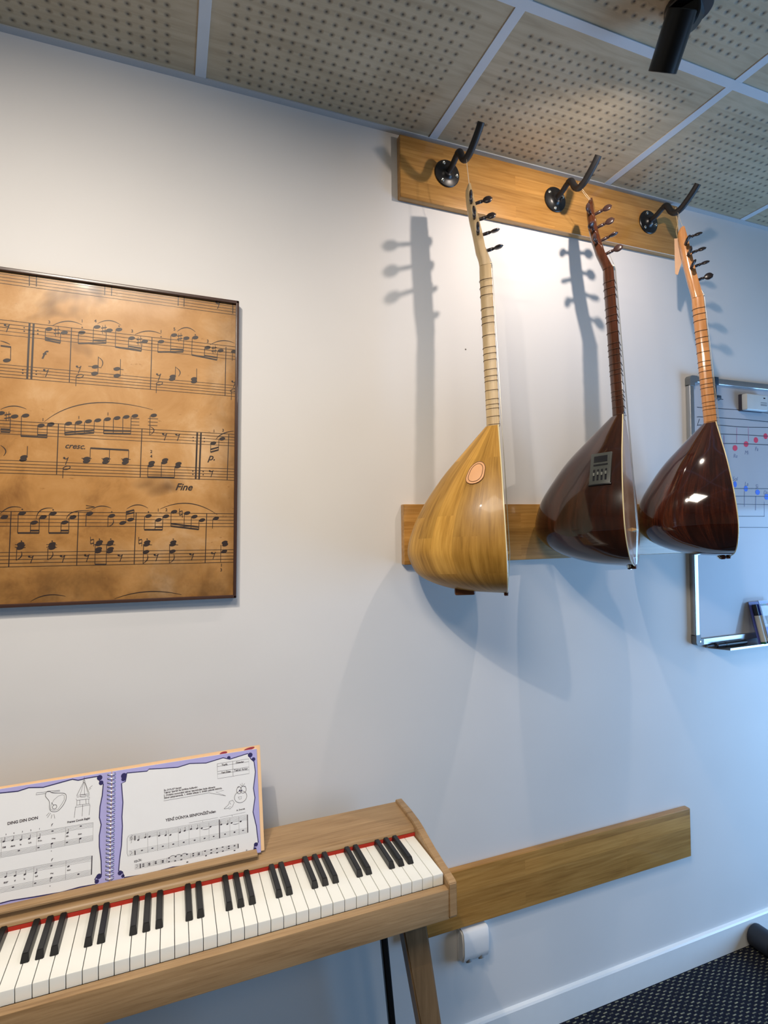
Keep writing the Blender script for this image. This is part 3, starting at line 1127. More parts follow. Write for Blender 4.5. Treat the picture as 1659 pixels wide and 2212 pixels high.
# ------------------------------------------------------------------ oak rails on the wall
def rail(x0, x1, z0, z1, label):
    o = link('wall_rail', B(x0, x1, -0.021, 0, z0, z1, 0.0028, 3), M_RAIL)
    tag(o, label, 'wall rail', 'oak boards screwed to the wall')
rail(0.576, 1.577, 0.868, 1.037, 'varnished oak board just under the ceiling carrying three black hangers')
rail(0.573, 1.575, -0.112, 0.048, 'oak board behind the round bowls of the hanging lutes')
rail(0.566, 1.569, -1.094, -0.940, 'low oak board on the wall at the right end of the digital piano')

# ------------------------------------------------------------------ instrument hangers
def hanger(x, label, rot=0.0):
    z = 0.959
    t = thing('instrument_hanger', label, 'wall hanger', (x, -0.021, z), group='black hangers on the top board')
    bm = bmesh.new(); lathe(bm, [(0.0375, 0), (0.0375, 0.003), (0.036, 0.0045), (0.022, 0.0062), (0.016, 0.010), (0.013, 0.014), (0.0, 0.0142)], place((x, -0.021, z), (0, -1, 0)), 36)
    link('mounting_plate', bm, M_BLACK, t, ang=30)
    for k in range(3):
        a = rot + k * 2 * PI / 3; sx, sz = x + 0.028 * math.cos(a), z + 0.028 * math.sin(a)
        bm = bmesh.new(); lathe(bm, [(0.0050, 0), (0.0047, 0.0012), (0.0032, 0.0022), (0.0014, 0.0018), (0.0, 0.0010)], place((sx, -0.0268, sz), (0, -1, 0)), 12)
        link('screw', bm, M_STEEL, t)
    P = spline([(x, -0.030, z), (x, -0.055, z + 0.006), (x, -0.080, z + 0.016), (x, -0.095, z + 0.013), (x, -0.108, z - 0.010), (x, -0.124, z - 0.023), (x, -0.145, z - 0.021), (x, -0.165, z - 0.010), (x, -0.184, z + 0.003), (x, -0.197, z + 0.014), (x, -0.203, z + 0.020)], 5)
    bm = bmesh.new(); n = len(P); tube(bm, P, [0.0078 if i / n < 0.2 else 0.0092 for i in range(n)], 14)
    link('hook_arm', bm, M_RUBBER, t)
    bm = bmesh.new(); lathe(bm, [(0.0, 0.0), (0.004, 0.0002), (0.004, 0.0012), (0.0, 0.0014)], place((x + 0.001, -0.0352, z - 0.010), (0, -1, 0.2)), 10); link('set_screw', bm, M_CHROME, t)
    return t
hanger(0.716, 'black foam-covered hanger at the left end of the top oak board', 2.0)
hanger(1.078, 'black foam-covered hanger in the middle of the top oak board', 2.5)
hanger(1.445, 'black foam-covered hanger at the right end of the top oak board', 1.9)

# ------------------------------------------------------------------ long-necked lutes
HP1 = [.030, .089, .139, .186, .217, .238, .235, .207, .125, 0.0]
HP2 = [.030, .095, .148, .194, .224, .240, .229, .182, .100, 0.0]
WP_ = [.016, .050, .079, .103, .117, .125, .121, .100, .062, 0.0]
TP_ = [0, .15, .28, .43, .555, .70, .79, .89, .967, 1.0]
def profile(D, ds):
    pts = [Vector((t, d * ds, w_)) for t, d, w_ in zip(TP_, D, WP_)]
    P = spline(pts, 7); P[-1] = Vector((1, 0, 0))
    # round the very end
    return [Vector((min(p.x, 1.0), max(p.y, 0), max(p.z, 0))) for p in P]

def dsec(z, xf, depth, hw, n=2.4, seg=12, tilt=0.0):
    """flat face towards +x, rounded back"""
    out = []
    for i in range(seg + 1):
        a = PI * i / seg; c, s = math.cos(a), math.sin(a)
        out.append(Vector((xf - depth * abs(s) ** (2 / n), hw * math.copysign(abs(c) ** (2 / n), c), z + tilt * abs(s))))
    return out

FRETS = [(y - 185) / 1910 for y in (378, 466, 563, 720, 822, 898, 1040, 1183, 1256, 1330, 1442, 1520, 1577, 1685, 1790, 1850, 1898, 1990, 2082)]

def make_lute(label, nut, tail, alpha, Lb, D, ds, M, head, peg_spec, hook, loopcol):
    nut = Vector(nut); tail = Vector(tail); Dn = (tail - nut).normalized(); a = math.radians(alpha)
    N = Vector((math.cos(a), -math.sin(a), 0)); N = (N - Dn * N.dot(Dn)).normalized(); V = Dn.cross(N)
    R = Matrix(((N.x, -V.x, -Dn.x), (N.y, -V.y, -Dn.y), (N.z, -V.z, -Dn.z)))
    t = thing('long_necked_lute', label, 'lute', nut, R, group='lutes hanging on the wall', local=True)
    L = (tail - nut).length; Ln = L - Lb; zj = -Ln; zt = -L
    prof = profile(D, ds)
    nphi = 40
    def bowl(tt, ph, out=0.0, n=2.0):
        # tt in 0..1 -> point on the bowl; ph 0 = viewer-side edge, PI = far edge
        x = tt * (len(prof) - 1); i = min(int(x), len(prof) - 2); q = prof[i].lerp(prof[i + 1], x - i)
        c, s = math.cos(ph), math.sin(ph)
        return Vector((-q.y * abs(s) - out * abs(s), -q.z * c - out * c, zj - Lb * q.x))
    rings = []
    for i, q in enumerate(prof):
        rings.append([Vector((-q.y * math.sin(PI * k / nphi), -q.z * math.cos(PI * k / nphi), zj - Lb * q.x)) for k in range(nphi + 1)])
    bm = bmesh.new(); loft(bm, rings, closed=False, uvs=lambda i, j: (prof[min(i, len(prof) - 1)].x, j / nphi))
    bmesh.ops.remove_doubles(bm, verts=[v for v in bm.verts], dist=1e-6)
    bmesh.ops.recalc_face_normals(bm, faces=bm.faces)
    # make sure normals look outwards
    s_ = sum(f.normal.x * f.calc_area() for f in bm.faces)
    if s_ > 0: bmesh.ops.reverse_faces(bm, faces=bm.faces)
    bw = link('bowl', bm, M['bowl'], t, ang=60, uv=True)
    # soundboard with its edge binding
    ol = [(q.z, zj - Lb * q.x) for q in prof]
    loop = [(-w_, z_) for w_, z_ in ol] + [(w_, z_) for w_, z_ in ol[::-1][1:]]
    loop = [(y_, z_) for y_, z_ in loop]
    bm = bmesh.new(); prism(bm, loop, 0, 1, 'x'); bm.transform(Matrix.Diagonal((0.0028, 1, 1, 1)))
    sb = link('soundboard', bm, M['face'], t)
    bm = bmesh.new(); tube(bm, [(0.0012, y_, z_) for y_, z_ in loop], 0.0016, 6); link('binding', bm, M['bind'], t)
    # neck
    secs = [dsec(z, 0.0035, d, h) for z, d, h in ((zj - 0.012, 0.031, 0.0150), (zj + 0.02, 0.030, 0.0148), (zj * 0.5, 0.029, 0.0142), (-0.03, 0.0285, 0.0138), (0.0, 0.0275, 0.0138))]
    bm = bmesh.new(); loft(bm, secs); neck = link('neck', bm, M['neck'], t, ang=50)
    bm = bmesh.new(); box(bm, 0.0034, 0.0052, -0.0128, 0.0128, zj * 0.98, -0.004, 0.0006, 1); link('fingerboard', bm, M['board'], t)
    # gut frets
    for fr in FRETS:
        z = -Ln * fr
        P = [(p.x * 1.0 + (0.0020 if i in (0, 12) else -0.0004), p.y * 1.05, p.z) for i, p in enumerate(dsec(z, 0.0036, 0.0294, 0.0146))]
        bm = bmesh.new(); tube(bm, P, 0.00062, 6, closed=True); link('fret', bm, M['fret'], t)
    # head
    hs = [dsec(z, xf, d, h, 3.2, 12) for z, xf, d, h in head]
    bm = bmesh.new(); loft(bm, hs); link('pegbox', bm, M['head'], t, ang=50)
    bm = bmesh.new(); box(bm, 0.0, 0.0075, -0.0135, 0.0135, -0.0035, 0.0005, 0.0006, 1); link('nut', bm, M['nut'], t)
    # pegs
    def faceat(z):
        for (z0, x0, d0, h0), (z1, x1, d1, h1) in zip(head, head[1:]):
            if z0 <= z <= z1: f = (z - z0) / (z1 - z0); return x0 + (x1 - x0) * f, d0 + (d1 - d0) * f, h0 + (h1 - h0) * f
        return head[-1][1:]
    for kind, z, turn in peg_spec:
        xf, d, h = faceat(z)
        if kind == 'f': o_ = Vector((xf - 0.004, 0, z)); dr = Vector((1, 0, 0.2 if z > 0.02 else 0.15))
        else: o_ = Vector((xf - d * 0.45, -h + 0.004, z)); dr = Vector((0.0, -1, 0.0))
        Mx = place(o_, dr, (0, 0, 1)) @ Matrix.Rotation(turn, 4, 'Z')
        bm = bmesh.new()
        lathe(bm, [(0.0036, 0), (0.0042, 0.010), (0.0046, 0.018), (0.0036, 0.019), (0.0046, 0.021), (0.0034, 0.024), (0.0038, 0.0255)], Mx, 12)
        prof_ = [(0.0030, 0.024), (0.0068, 0.0275), (0.0098, 0.032), (0.0106, 0.037), (0.0098, 0.0425), (0.0068, 0.0465), (0.0028, 0.0485), (0.0012, 0.0500)]
        lathe(bm, prof_, Mx, 20, sx=1.0, sy=0.42)
        link('tuning_peg', bm, M['peg'], t, ang=60)
        if kind == 's':   # the tail of the peg shows on the far side
            bm = bmesh.new(); cyl(bm, (o_.x, h * 0.5, z), (o_.x, h + 0.006, z), 0.0028, 10); link('peg_tip', bm, M['peg'], t)
    # strings, bridge, tailpiece
    zb = zj - Lb * 0.762
    bm = bmesh.new(); prism(bm, [(0.0028, zb - 0.005), (0.0028, zb + 0.005), (0.013, zb + 0.0018), (0.013, zb - 0.0018)], -0.021, 0.021, 'y'); link('bridge', bm, M['bridge'], t)
    for y_ in (-0.0085, -0.007, 0.0, 0.0015, 0.0075, 0.0090):
        bm = bmesh.new()
        tube(bm, [(-0.006, y_ * 0.5, 0.045), (0.0080, y_, -0.001), (0.0135, y_ * 1.7, zb), (0.004, y_ * 1.0, zt + 0.004)], 0.00035, 5); link('string', bm, M['string'], t)
    bm = bmesh.new(); box(bm, 0.0028, 0.0045, -0.013, 0.013, zt - 0.001, zt + 0.022, 0.0008, 1); box(bm, -0.006, 0.0045, -0.009, 0.009, zt - 0.006, zt + 0.001, 0.0015, 1); link('tailpiece', bm, M['tail'], t)
    # hanging loop over the hook
    W2L = (Matrix.Translation(nut) @ R.to_4x4()).inverted()
    zt_, xt_, dt_, ht_ = head[-1]
    top = Vector((xt_ - dt_ * 0.35, 0, zt_ - 0.010)); hk = W2L @ Vector(hook)
    for s_ in (-1, 1):
        bm = bmesh.new(); tube(bm, [top + Vector((0, s_ * ht_, 0)), (top + hk) / 2 + Vector((0, s_ * 0.012, 0)), hk + Vector((0, s_ * 0.0095, 0.004)), hk + Vector((0, s_ * 0.005, 0.0125)), hk + Vector((0, 0, 0.0150))], 0.00045, 5)
        link('hanging_cord', bm, loopcol, t)
    return t, bowl, dict(zj=zj, zt=zt, Lb=Lb, prof=prof)

def lute_mats(tagn, bowlm, headc, neckm, face, bind, peg, fret=(70, 45, 30)):
    return dict(bowl=bowlm, head=headc, neck=neckm, face=face, bind=bind, peg=peg, fret=plain(tagn + '_fret_gut', fret, 0.5),
        board=neckm, nut=plain(tagn + '_nut_bone', (225, 215, 190), 0.4), bridge=plain(tagn + '_bridge_maple', (196, 160, 112), 0.5),
        string=plain(tagn + '_steel_string', (190, 185, 175), 0.3, metal=0.8), tail=plain(tagn + '_tail_wood', (96, 50, 28), 0.4))

M_CORD = plain('clear_nylon_cord', (200, 185, 160), 0.4)
M_CORD2 = plain('raffia_cord', (205, 175, 130), 0.7)
PEGBLACK = plain('ebony_peg', (34, 27, 28), 0.3)
PEGBROWN = plain('rosewood_peg', (54, 37, 35), 0.28)
bowl1 = wood('pale_mulberry_bowl', (208, 164, 84), (180, 136, 62), (134, 98, 40), rough=0.36, coat=0.06, src='UV', row=0.085, length=0.33, grain=1.0, block=1.0, bump=0.05, spec=0.3)
bowl2 = wood('dark_mahogany_bowl', (64, 32, 20), (42, 21, 14), (25, 13, 10), rough=0.14, coat=0.6, src='UV', row=0.06, length=4.0, grain=1.1, block=0.5, bump=0.02)
bowl3 = wood('striped_mahogany_bowl', (88, 42, 25), (52, 23, 17), (26, 12, 11), rough=0.08, coat=1.0, src='UV', row=0.045, length=4.0, grain=1.3, block=0.85, bump=0.02)
neck1 = wood('pale_hornbeam_neck', (222, 198, 156), (206, 180, 138), (182, 154, 112), rough=0.38, axis='z', row=0.5, length=0.09, block=0.35, bump=0.05)
neck2 = wood('dark_walnut_neck', (84, 46, 28), (64, 35, 22), (42, 24, 16), rough=0.15, coat=0.8, axis='z', row=0.5, length=4, block=0, bump=0.03)
neck3 = wood('orange_cherry_neck', (216, 160, 108), (198, 140, 88), (172, 116, 68), rough=0.16, coat=0.7, axis='z', row=0.5, length=0.08, block=0.3, bump=0.03)
face1 = wood('spruce_soundboard', (226, 206, 158), (214, 192, 142), (196, 170, 118), rough=0.35, axis='z', row=0.5, length=4, block=0, bump=0.03)
face2 = wood('red_cedar_soundboard', (170, 112, 70), (152, 96, 58), (128, 76, 44), rough=0.22, coat=0.35, axis='z', row=0.5, length=4, block=0, bump=0.02)
bind_light = plain('ivory_binding', (222, 206, 160), 0.3, coat=0.4)
HEAD1 = [(-0.004, 0.0035, 0.0275, 0.0140), (0.012, 0.001, 0.0265, 0.0150), (0.034, -0.006, 0.0255, 0.0158), (0.080, -0.0125, 0.0250, 0.0162), (0.121, -0.020, 0.0240, 0.0165), (0.165, -0.027, 0.0220, 0.0165), (0.190, -0.031, 0.0190, 0.0160), (0.200, -0.033, 0.016, 0.0158), (0.213, -0.035, 0.008, 0.0155)]
HEAD2 = [(-0.004, 0.0035, 0.0275, 0.0140), (0.012, -0.002, 0.0265, 0.0150), (0.043, -0.013, 0.0260, 0.0160), (0.084, -0.022, 0.0255, 0.0165), (0.128, -0.029, 0.0245, 0.0165), (0.169, -0.033, 0.0225, 0.0160), (0.195, -0.035, 0.0190, 0.0145), (0.210, -0.036, 0.0130, 0.0105), (0.219, -0.037, 0.0060, 0.0050)]
HEAD3 = [(-0.004, 0.0035, 0.0275, 0.0140), (0.012, 0.001, 0.0265, 0.0150), (0.049, -0.005, 0.0260, 0.0160), (0.088, -0.010, 0.0255, 0.0160), (0.131, -0.015, 0.0240, 0.0160), (0.183, -0.021, 0.0220, 0.0158), (0.200, -0.0235, 0.0200, 0.0155), (0.208, -0.0245, 0.017, 0.0150), (0.217, -0.026, 0.009, 0.0145)]

t1, bw1, i1 = make_lute('pale long-necked lute with a honey-coloured bowl, hanging from the left hanger',
    (0.7608, -0.155, 0.6539), (0.7684, -0.197, -0.1766), 31.5, 0.415, HP1, 1.0,
    lute_mats('pale', bowl1, neck1, neck1, face1, bind_light, PEGBLACK), HEAD1,
    [('f', 0.165, 1.35), ('f', 0.121, 1.2), ('f', 0.080, 0.25), ('f', 0.036, 0.1), ('s', 0.160, 1.45), ('s', 0.118, 1.7), ('s', 0.076, 1.55)], (0.716, -0.127, 0.936), M_CORD)
t2, bw2, i2 = make_lute('dark brown long-necked lute with a grey control panel, on the middle hanger',
    (1.1385, -0.180, 0.6943), (1.1250, -0.250, -0.1228), 53, 0.402, HP2, 1.05,
    lute_mats('dark', bowl2, neck2, neck2, face2, bind_light, PEGBROWN), HEAD2,
    [('f', 0.169, 1.3), ('f', 0.128, 1.4), ('f', 0.086, 0.2), ('f', 0.043, 1.5), ('s', 0.166, 1.2), ('s', 0.112, 0.6), ('s', 0.074, 1.4)], (1.078, -0.127, 0.936), M_CORD)
t3, bw3, i3 = make_lute('long-necked lute with an orange neck and glossy striped dark bowl, hanging from the right hanger',
    (1.4849, -0.170, 0.6657), (1.5148, -0.215, -0.1116), 38.5, 0.395, HP2, 0.985,
    lute_mats('striped', bowl3, neck3, neck3, face1, bind_light, PEGBLACK), HEAD3,
    [('f', 0.183, 0.6), ('f', 0.135, 0.7), ('f', 0.092, 0.6), ('f', 0.049, 1.5), ('s', 0.160, 0.9), ('s', 0.125, 1.5), ('s', 0.084, 0.9)], (1.445, -0.127, 0.936), M_CORD)

def t_of(info, t):
    """profile parameter 0..1 for a fraction t of the body length"""
    P = info['prof']
    for i in range(len(P) - 1):
        if P[i].x <= t <= P[i + 1].x + 1e-9: return (i + (t - P[i].x) / max(P[i + 1].x - P[i].x, 1e-9)) / (len(P) - 1)
    return 1.0
def patch(bowl, info, t0, p0, outline, lift, rad, thick=0.0):
    """outline in metres (across, down) wrapped on the bowl around (t0, p0)"""
    return [bowl(t_of(info, t0 + b / info['Lb']), p0 + a / rad, lift) for a, b in outline]
def stadium(hw, hh, n=10):
    P = []
    for i in range(n + 1): a = PI * i / n; P.append((hw * math.cos(a), -(hh - hw) - hw * math.sin(a)))
    for i in range(n + 1): a = PI * i / n; P.append((-hw * math.cos(a), (hh - hw) + hw * math.sin(a)))
    return P
def patch_mesh(bowl, info, t0, p0, outline, lift, rad):
    bm = bmesh.new(); c = bm.verts.new(bowl(t_of(info, t0), p0, lift)); R = []
    for f in (0.33, 0.66, 1.0): R.append([bm.verts.new(p) for p in patch(bowl, info, t0, p0, [(a * f, b * f) for a, b in outline], lift, rad)])
    n = len(outline)
    for i in range(n):
        bm.faces.new((c, R[0][i], R[0][(i + 1) % n]))
        for a, b in ((0, 1), (1, 2)): bm.faces.new((R[a][i], R[a][(i + 1) % n], R[b][(i + 1) % n], R[b][i]))
    # a skirt down into the bowl gives it thickness
    S = [bm.verts.new(p) for p in patch(bowl, info, t0, p0, outline, -0.001, rad)]
    for i in range(n): bm.faces.new((R[2][i], R[2][(i + 1) % n], S[(i + 1) % n], S[i]))
    return bm
M_PEACH = plain('peach_inlay', (222, 168, 122), 0.35, var=0.05, coat=0.3)
M_LINE = plain('brown_purfling', (96, 62, 34), 0.4)
ol_ = stadium(0.0205, 0.0275)
ov = link('oval_inlay', patch_mesh(bw1, i1, 0.296, 0.412, ol_, 0.0016, 0.135), M_PEACH, t1, ang=50)
for s_, nm in ((1.0, 'inlay_outline'), (0.74, 'inlay_outline')):
    bm = bmesh.new(); tube(bm, patch(bw1, i1, 0.296, 0.412, [(a * s_, b * (1 - (1 - s_) * 0.75)) for a, b in ol_], 0.0018, 0.135), 0.0007, 6, closed=True); link(nm, bm, M_LINE, ov)
# wooden foot under the pale bowl
q = bw1(t_of(i1, 0.975), 1.20); q2 = bw1(t_of(i1, 0.955), 1.36)
bm = bmesh.new(); box(bm, q.x - 0.026, q.x + 0.024, q.y - 0.010, q.y + 0.010, q.z - 0.011, q.z + 0.008, 0.006, 3); link('foot_block', bm, plain('foot_block_wood', (112, 66, 36), 0.45), t1)
# control panel on the dark bowl
p0 = bw2(t_of(i2, 0.375), 0.27); pa = bw2(t_of(i2, 0.375), 0.14); pb = bw2(t_of(i2, 0.375), 0.42); pu = bw2(t_of(i2, 0.27), 0.30); pd = bw2(t_of(i2, 0.49), 0.245)
ex_ = (pb - pa).normalized(); ez_ = (pu - pd); ez_ = (ez_ - ex_ * ez_.dot(ex_)).normalized(); en_ = ex_.cross(ez_).normalized()
if en_.y > 0: en_ = -en_
def PM(a, b, c): return p0 + (pb - pa).normalized() * 0 + (-ex_) * a + ez_ * b + en_ * c
def pbox(a0, a1, b0, b1, c0, c1, bev=0.0):
    bm = B(a0, a1, c0, c1, b0, b1, bev, 2) if bev else B(a0, a1, c0, c1, b0, b1)
    M4 = Matrix(((-ex_.x, en_.x, ez_.x, p0.x), (-ex_.y, en_.y, ez_.y, p0.y), (-ex_.z, en_.z, ez_.z, p0.z), (0, 0, 0, 1)))
    bm.transform(M4); return bm
M_PANEL = plain('grey_plastic_panel', (56, 60, 58), 0.35); M_PDARK = plain('panel_dark', (22, 24, 30), 0.25); M_PKNOB = plain('slider_knob', (96, 100, 96), 0.4)
pp_ = link('control_panel', pbox(-0.0265, 0.0265, -0.0455, 0.0455, -0.008, 0.0035, 0.002), M_PANEL, t2)
link('panel_base', pbox(-0.0285, 0.0285, -0.0475, -0.0420, -0.008, 0.0025, 0.0015), M_PDARK, pp_)
link('display', pbox(-0.0175, 0.0165, 0.0180, 0.0360, 0.0036, 0.0042), M_PDARK, pp_)
link('switch_slot', pbox(-0.0180, 0.0180, 0.0075, 0.0120, 0.0036, 0.0042), M_PDARK, pp_)
for k in range(4):
    c_ = -0.0150 + k * 0.0100
    sl = link('slider_slot', pbox(c_ - 0.0024, c_ + 0.0024, -0.0350, -0.0030, 0.0036, 0.0041), M_PDARK, pp_)
    link('slider_knob', pbox(c_ - 0.0021, c_ + 0.0021, -0.0220 + 0.002 * (k % 2), -0.0130 + 0.002 * (k % 2), 0.0040, 0.0062, 0.0006), M_PKNOB, pp_)
q = bw2(t_of(i2, 0.992), 1.35)
bm = bmesh.new(); cyl(bm, q + Vector((0.02, 0, 0.006)), q + Vector((0.02, 0, -0.006)), 0.0075, 16, bev=0.001); cyl(bm, q + Vector((0.02, 0, -0.004)), q + Vector((0.02, 0, -0.010)), 0.0052, 6); link('output_jack', bm, M_CHROME, t2)
z_ = i2['zt']; bm = bmesh.new(); cyl(bm, (-0.010, -0.004, z_ + 0.004), (-0.010, -0.004, z_ - 0.006), 0.007, 14, bev=0.001); link('strap_button', bm, M_BLACK, t2)
bm = bmesh.new(); prism(bm, [(-0.042, z_ + 0.024), (0.042, z_ + 0.024), (0.034, z_ + 0.013), (0.018, z_ + 0.003), (0.0, z_), (-0.018, z_ + 0.003), (-0.034, z_ + 0.013)], 0.0026, 0.0036, 'x'); link('end_plate', bm, plain('white_end_plate', (215, 218, 225), 0.2), t2)
z_ = i3['zt']; bm = bmesh.new(); cyl(bm, (-0.014, -0.002, z_ + 0.004), (-0.014, -0.002, z_ - 0.007), 0.0065, 14, bev=0.001); link('strap_button', bm, plain('red_brown_button', (92, 34, 28), 0.3), t3)
z_ = i3['zt']; bm = bmesh.new(); cyl(bm, (-0.028, -0.002, z_ + 0.006), (-0.020, -0.002, z_ - 0.004), 0.0045, 12); link('button_washer', bm, M_CHROME, t3)

# paper tag on a cord, hanging from the right hanger beside the lute head
t = thing('paper_tag', 'narrow peach paper tag with a pointed end hanging on cord from the right hanger', 'tag', (1.466, -0.112, 0.83))
bm = bmesh.new(); prism(bm, [(-0.0095, 0.036), (0.0095, 0.036), (0.0095, -0.042), (-0.002, -0.078), (-0.0095, -0.074)], -0.0004, 0.0004, 'y')
bm.transform(Matrix.Translation((1.466, -0.112, 0.83)) @ Matrix.Rotation(-0.55, 4, 'Z')); link('tag_card', bm, plain('peach_paper', (214, 176, 142), 0.7), t)
for s_ in (-1, 1):
    bm = bmesh.new(); tube(bm, [(1.466, -0.1125, 0.862), (1.464 + s_ * 0.006, -0.114, 0.885), (1.4600, -0.118, 0.905), (1.449 + s_ * 0.006, -0.127, 0.933), (1.445 + s_ * 0.004, -0.128, 0.9450), (1.445, -0.128, 0.9455)], 0.0007, 6); link('tag_cord', bm, M_CORD2, t)

# ------------------------------------------------------------------ track spotlight
def track_spot(SP, Sd, label):
    e = SP - Sd * 0.002; ax = -Sd
    t = thing('track_spotlight', label, 'spotlight', (SP.x, SP.y, CE))
    Mh = place(e, ax)
    bm = bmesh.new(); lathe(bm, [(0.0, 0.020), (0.020, 0.020), (0.0255, 0.004), (0.0275, 0.0), (0.0290, 0.001), (0.0290, 0.100), (0.0275, 0.1015), (0.0, 0.1015)], Mh, 40); link('housing', bm, M_BLACK, t, ang=30)
    bm = bmesh.new(); lathe(bm, [(0.0, 0.012), (0.021, 0.012), (0.021, 0.010), (0.0, 0.010)], Mh, 24); link('lens', bm, M_LENS, t)
    jt = e + ax * 0.094 + Vector((0, 0.0, 0.004)); back = Vector((0.61, 0.53, 0.0)); back = (back - ax * back.dot(ax)).normalized()
    bm = bmesh.new(); cyl(bm, jt + back * 0.004, jt + back * 0.046, 0.0345, 36, bev=0.003); link('tilt_joint', bm, M_BLACK, t)
    z1 = CE - 0.003; c0 = jt + back * 0.026
    bm = bmesh.new(); box(bm, c0.x - 0.012, c0.x + 0.030, c0.y - 0.018, c0.y + 0.018, c0.z, z1 - 0.004, 0.003); cyl(bm, (c0.x, c0.y - 0.01, z1 - 0.014), (c0.x, c0.y - 0.01, z1), 0.045, 32, bev=0.002); link('ceiling_mount', bm, M_BLACK, t)
M_LENS = emis('spot_lens', (255, 235, 210), 3.0)
track_spot(SPOT, SPOT_DIR, 'black cylindrical spotlight under the ceiling, tilted down at the hanging lutes')
track_spot(SPOT2, SPOT2_DIR, 'black cylindrical spotlight aimed at the framed sheet music')
# ------------------------------------------------------------------ framed sheet-music print (hangs slightly crooked)
PW, PH = 1.02, 0.703
def m_sepia():
    k = NT('aged_sheet_paper'); v = k.vec()
    a = k.noise(v, 2.6, 4, 0.6, 0.6); b = k.noise(v, 9, 5, 0.7, 0.5); c_ = k.noise(k.vec(scale=(1, 1, 2.4)), 34, 4, 0.7)
    f = k.math('ADD', k.math('MULTIPLY', a, 0.62), k.math('MULTIPLY', b, 0.38))
    c = k.ramp(f, [(0.34, lin(122, 80, 36)), (0.45, lin(170, 122, 66)), (0.55, lin(186, 140, 86)), (0.66, lin(206, 168, 124))])
    # brown blotches
    d = k.noise(k.vec(loc=(3.1, 0, 1.7)), 5.2, 3, 0.6, 0.3)
    c = k.mix(k.ramp(d, [(0.60, (0, 0, 0, 1)), (0.72, (0.85, 0.85, 0.85, 1))]), c, lin(74, 44, 18))
    d2 = k.ramp(c_, [(0.66, (0, 0, 0, 1)), (0.74, (0.6, 0.6, 0.6, 1))])
    c = k.mix(d2, c, lin(120, 74, 30))
    # burnt-looking edges and lower part of the printed sheet
    sp = k.n('ShaderNodeSeparateXYZ'); k.l(v, sp.inputs[0])
    ex = k.math('MULTIPLY', k.math('ADD', sp.outputs[0], 0.10), 8.0); ez = k.math('MULTIPLY', k.math('SUBTRACT', -0.48, sp.outputs[2]), 4.6)
    et = k.math('MULTIPLY', k.math('ADD', sp.outputs[2], 0.055), 11.0)
    m = k.math('MAXIMUM', k.math('MAXIMUM', ex, 0.0), k.math('MAXIMUM', ez, k.math('MAXIMUM', et, 0.0)))
    m = k.math('MULTIPLY', m, k.math('ADD', k.noise(v, 11, 4, 0.7), -0.05))
    c = k.mix(k.ramp(m, [(0.06, (0, 0, 0, 1)), (0.75, (0.95, 0.95, 0.95, 1))]), c, lin(66, 44, 22))
    return k.fin(c, 0.45, coat=0.12, spec=0.3, croug=0.10)
pt = thing('framed_sheet_music', 'sepia old sheet music print in a thin dark frame on the wall', 'picture', (0.155, 0.0, 0.531), Matrix.Rotation(0.017, 3, 'Y'), local=True)
bm = B(-PW + 0.004, -0.004, -0.0165, -0.002, -PH + 0.004, -0.004); sheet = link('music_print', bm, m_sepia(), pt, sm=False)
M_FR = plain('dark_brown_frame', (66, 44, 38), 0.3, var=0.15, coat=0.3)
def bar_(u0, v0, u1, v1):
    bm = bmesh.new(); box(bm, u0, u1, -0.0235, -0.001, v0, v1, 0.0022, 3); return bm
for a in ((-PW, -0.0075, 0, 0), (-PW, -PH, 0, -PH + 0.0075), (-0.0075, -PH, 0, 0), (-PW, -PH, -PW + 0.0065, 0)): link('frame_bar', bar_(*a), M_FR, pt)
ink = Ink(lambda u, v, h: (u, -0.0167 - h, v))
W1 = 0.00115
def staff(u0, u1, vt, sp):
    for i in range(5): ink.line([(u0, vt - i * sp), ((u0 + u1) / 2, vt - i * sp), (u1, vt - i * sp)], W1 * 0.9)
for vt, sp in ((-0.0062, 0.0066), (-0.1088, 0.0076), (-0.2014, 0.0065), (-0.3175, 0.0069), (-0.3998, 0.0066), (-0.5053, 0.0076), (-0.5898, 0.0074)): staff(-PW + 0.008, -0.0068, vt, sp)
music(ink, PIC, w=W1, nh=(0.0070, 0.0040), bold=0.02)
# the part of the print towards its left end carries on in the same hand
rng = random.Random(3)
for st in (-0.1088, -0.2014, -0.3175, -0.3998, -0.5053, -0.5898):
    for b_ in range(2):
        u0 = -0.98 + b_ * 0.25; ink.line([(u0 - 0.01, st), (u0 - 0.01, st - 0.03)], W1 * 1.5)
        for q_ in range(2):
            P = [(u0 + 0.02 + q_ * 0.115 + j * 0.026, st - rng.choice([0, 0.004, 0.008, 0.012, 0.016])) for j in range(4)]
            for u, v in P: ink.ell(u, v, 0.0066, 0.0038, 0.3); ink.line([(u - 0.006, v), (u - 0.006, st - 0.037)], W1 * 1.1)
            ink.line([(P[0][0] - 0.006, st - 0.037), (P[3][0] - 0.006, st - 0.037)], W1 * 3.2)
link('printed_music', ink.bm, plain('faded_black_ink', (38, 24, 20), 0.5, coat=0.1), sheet, sm=False)

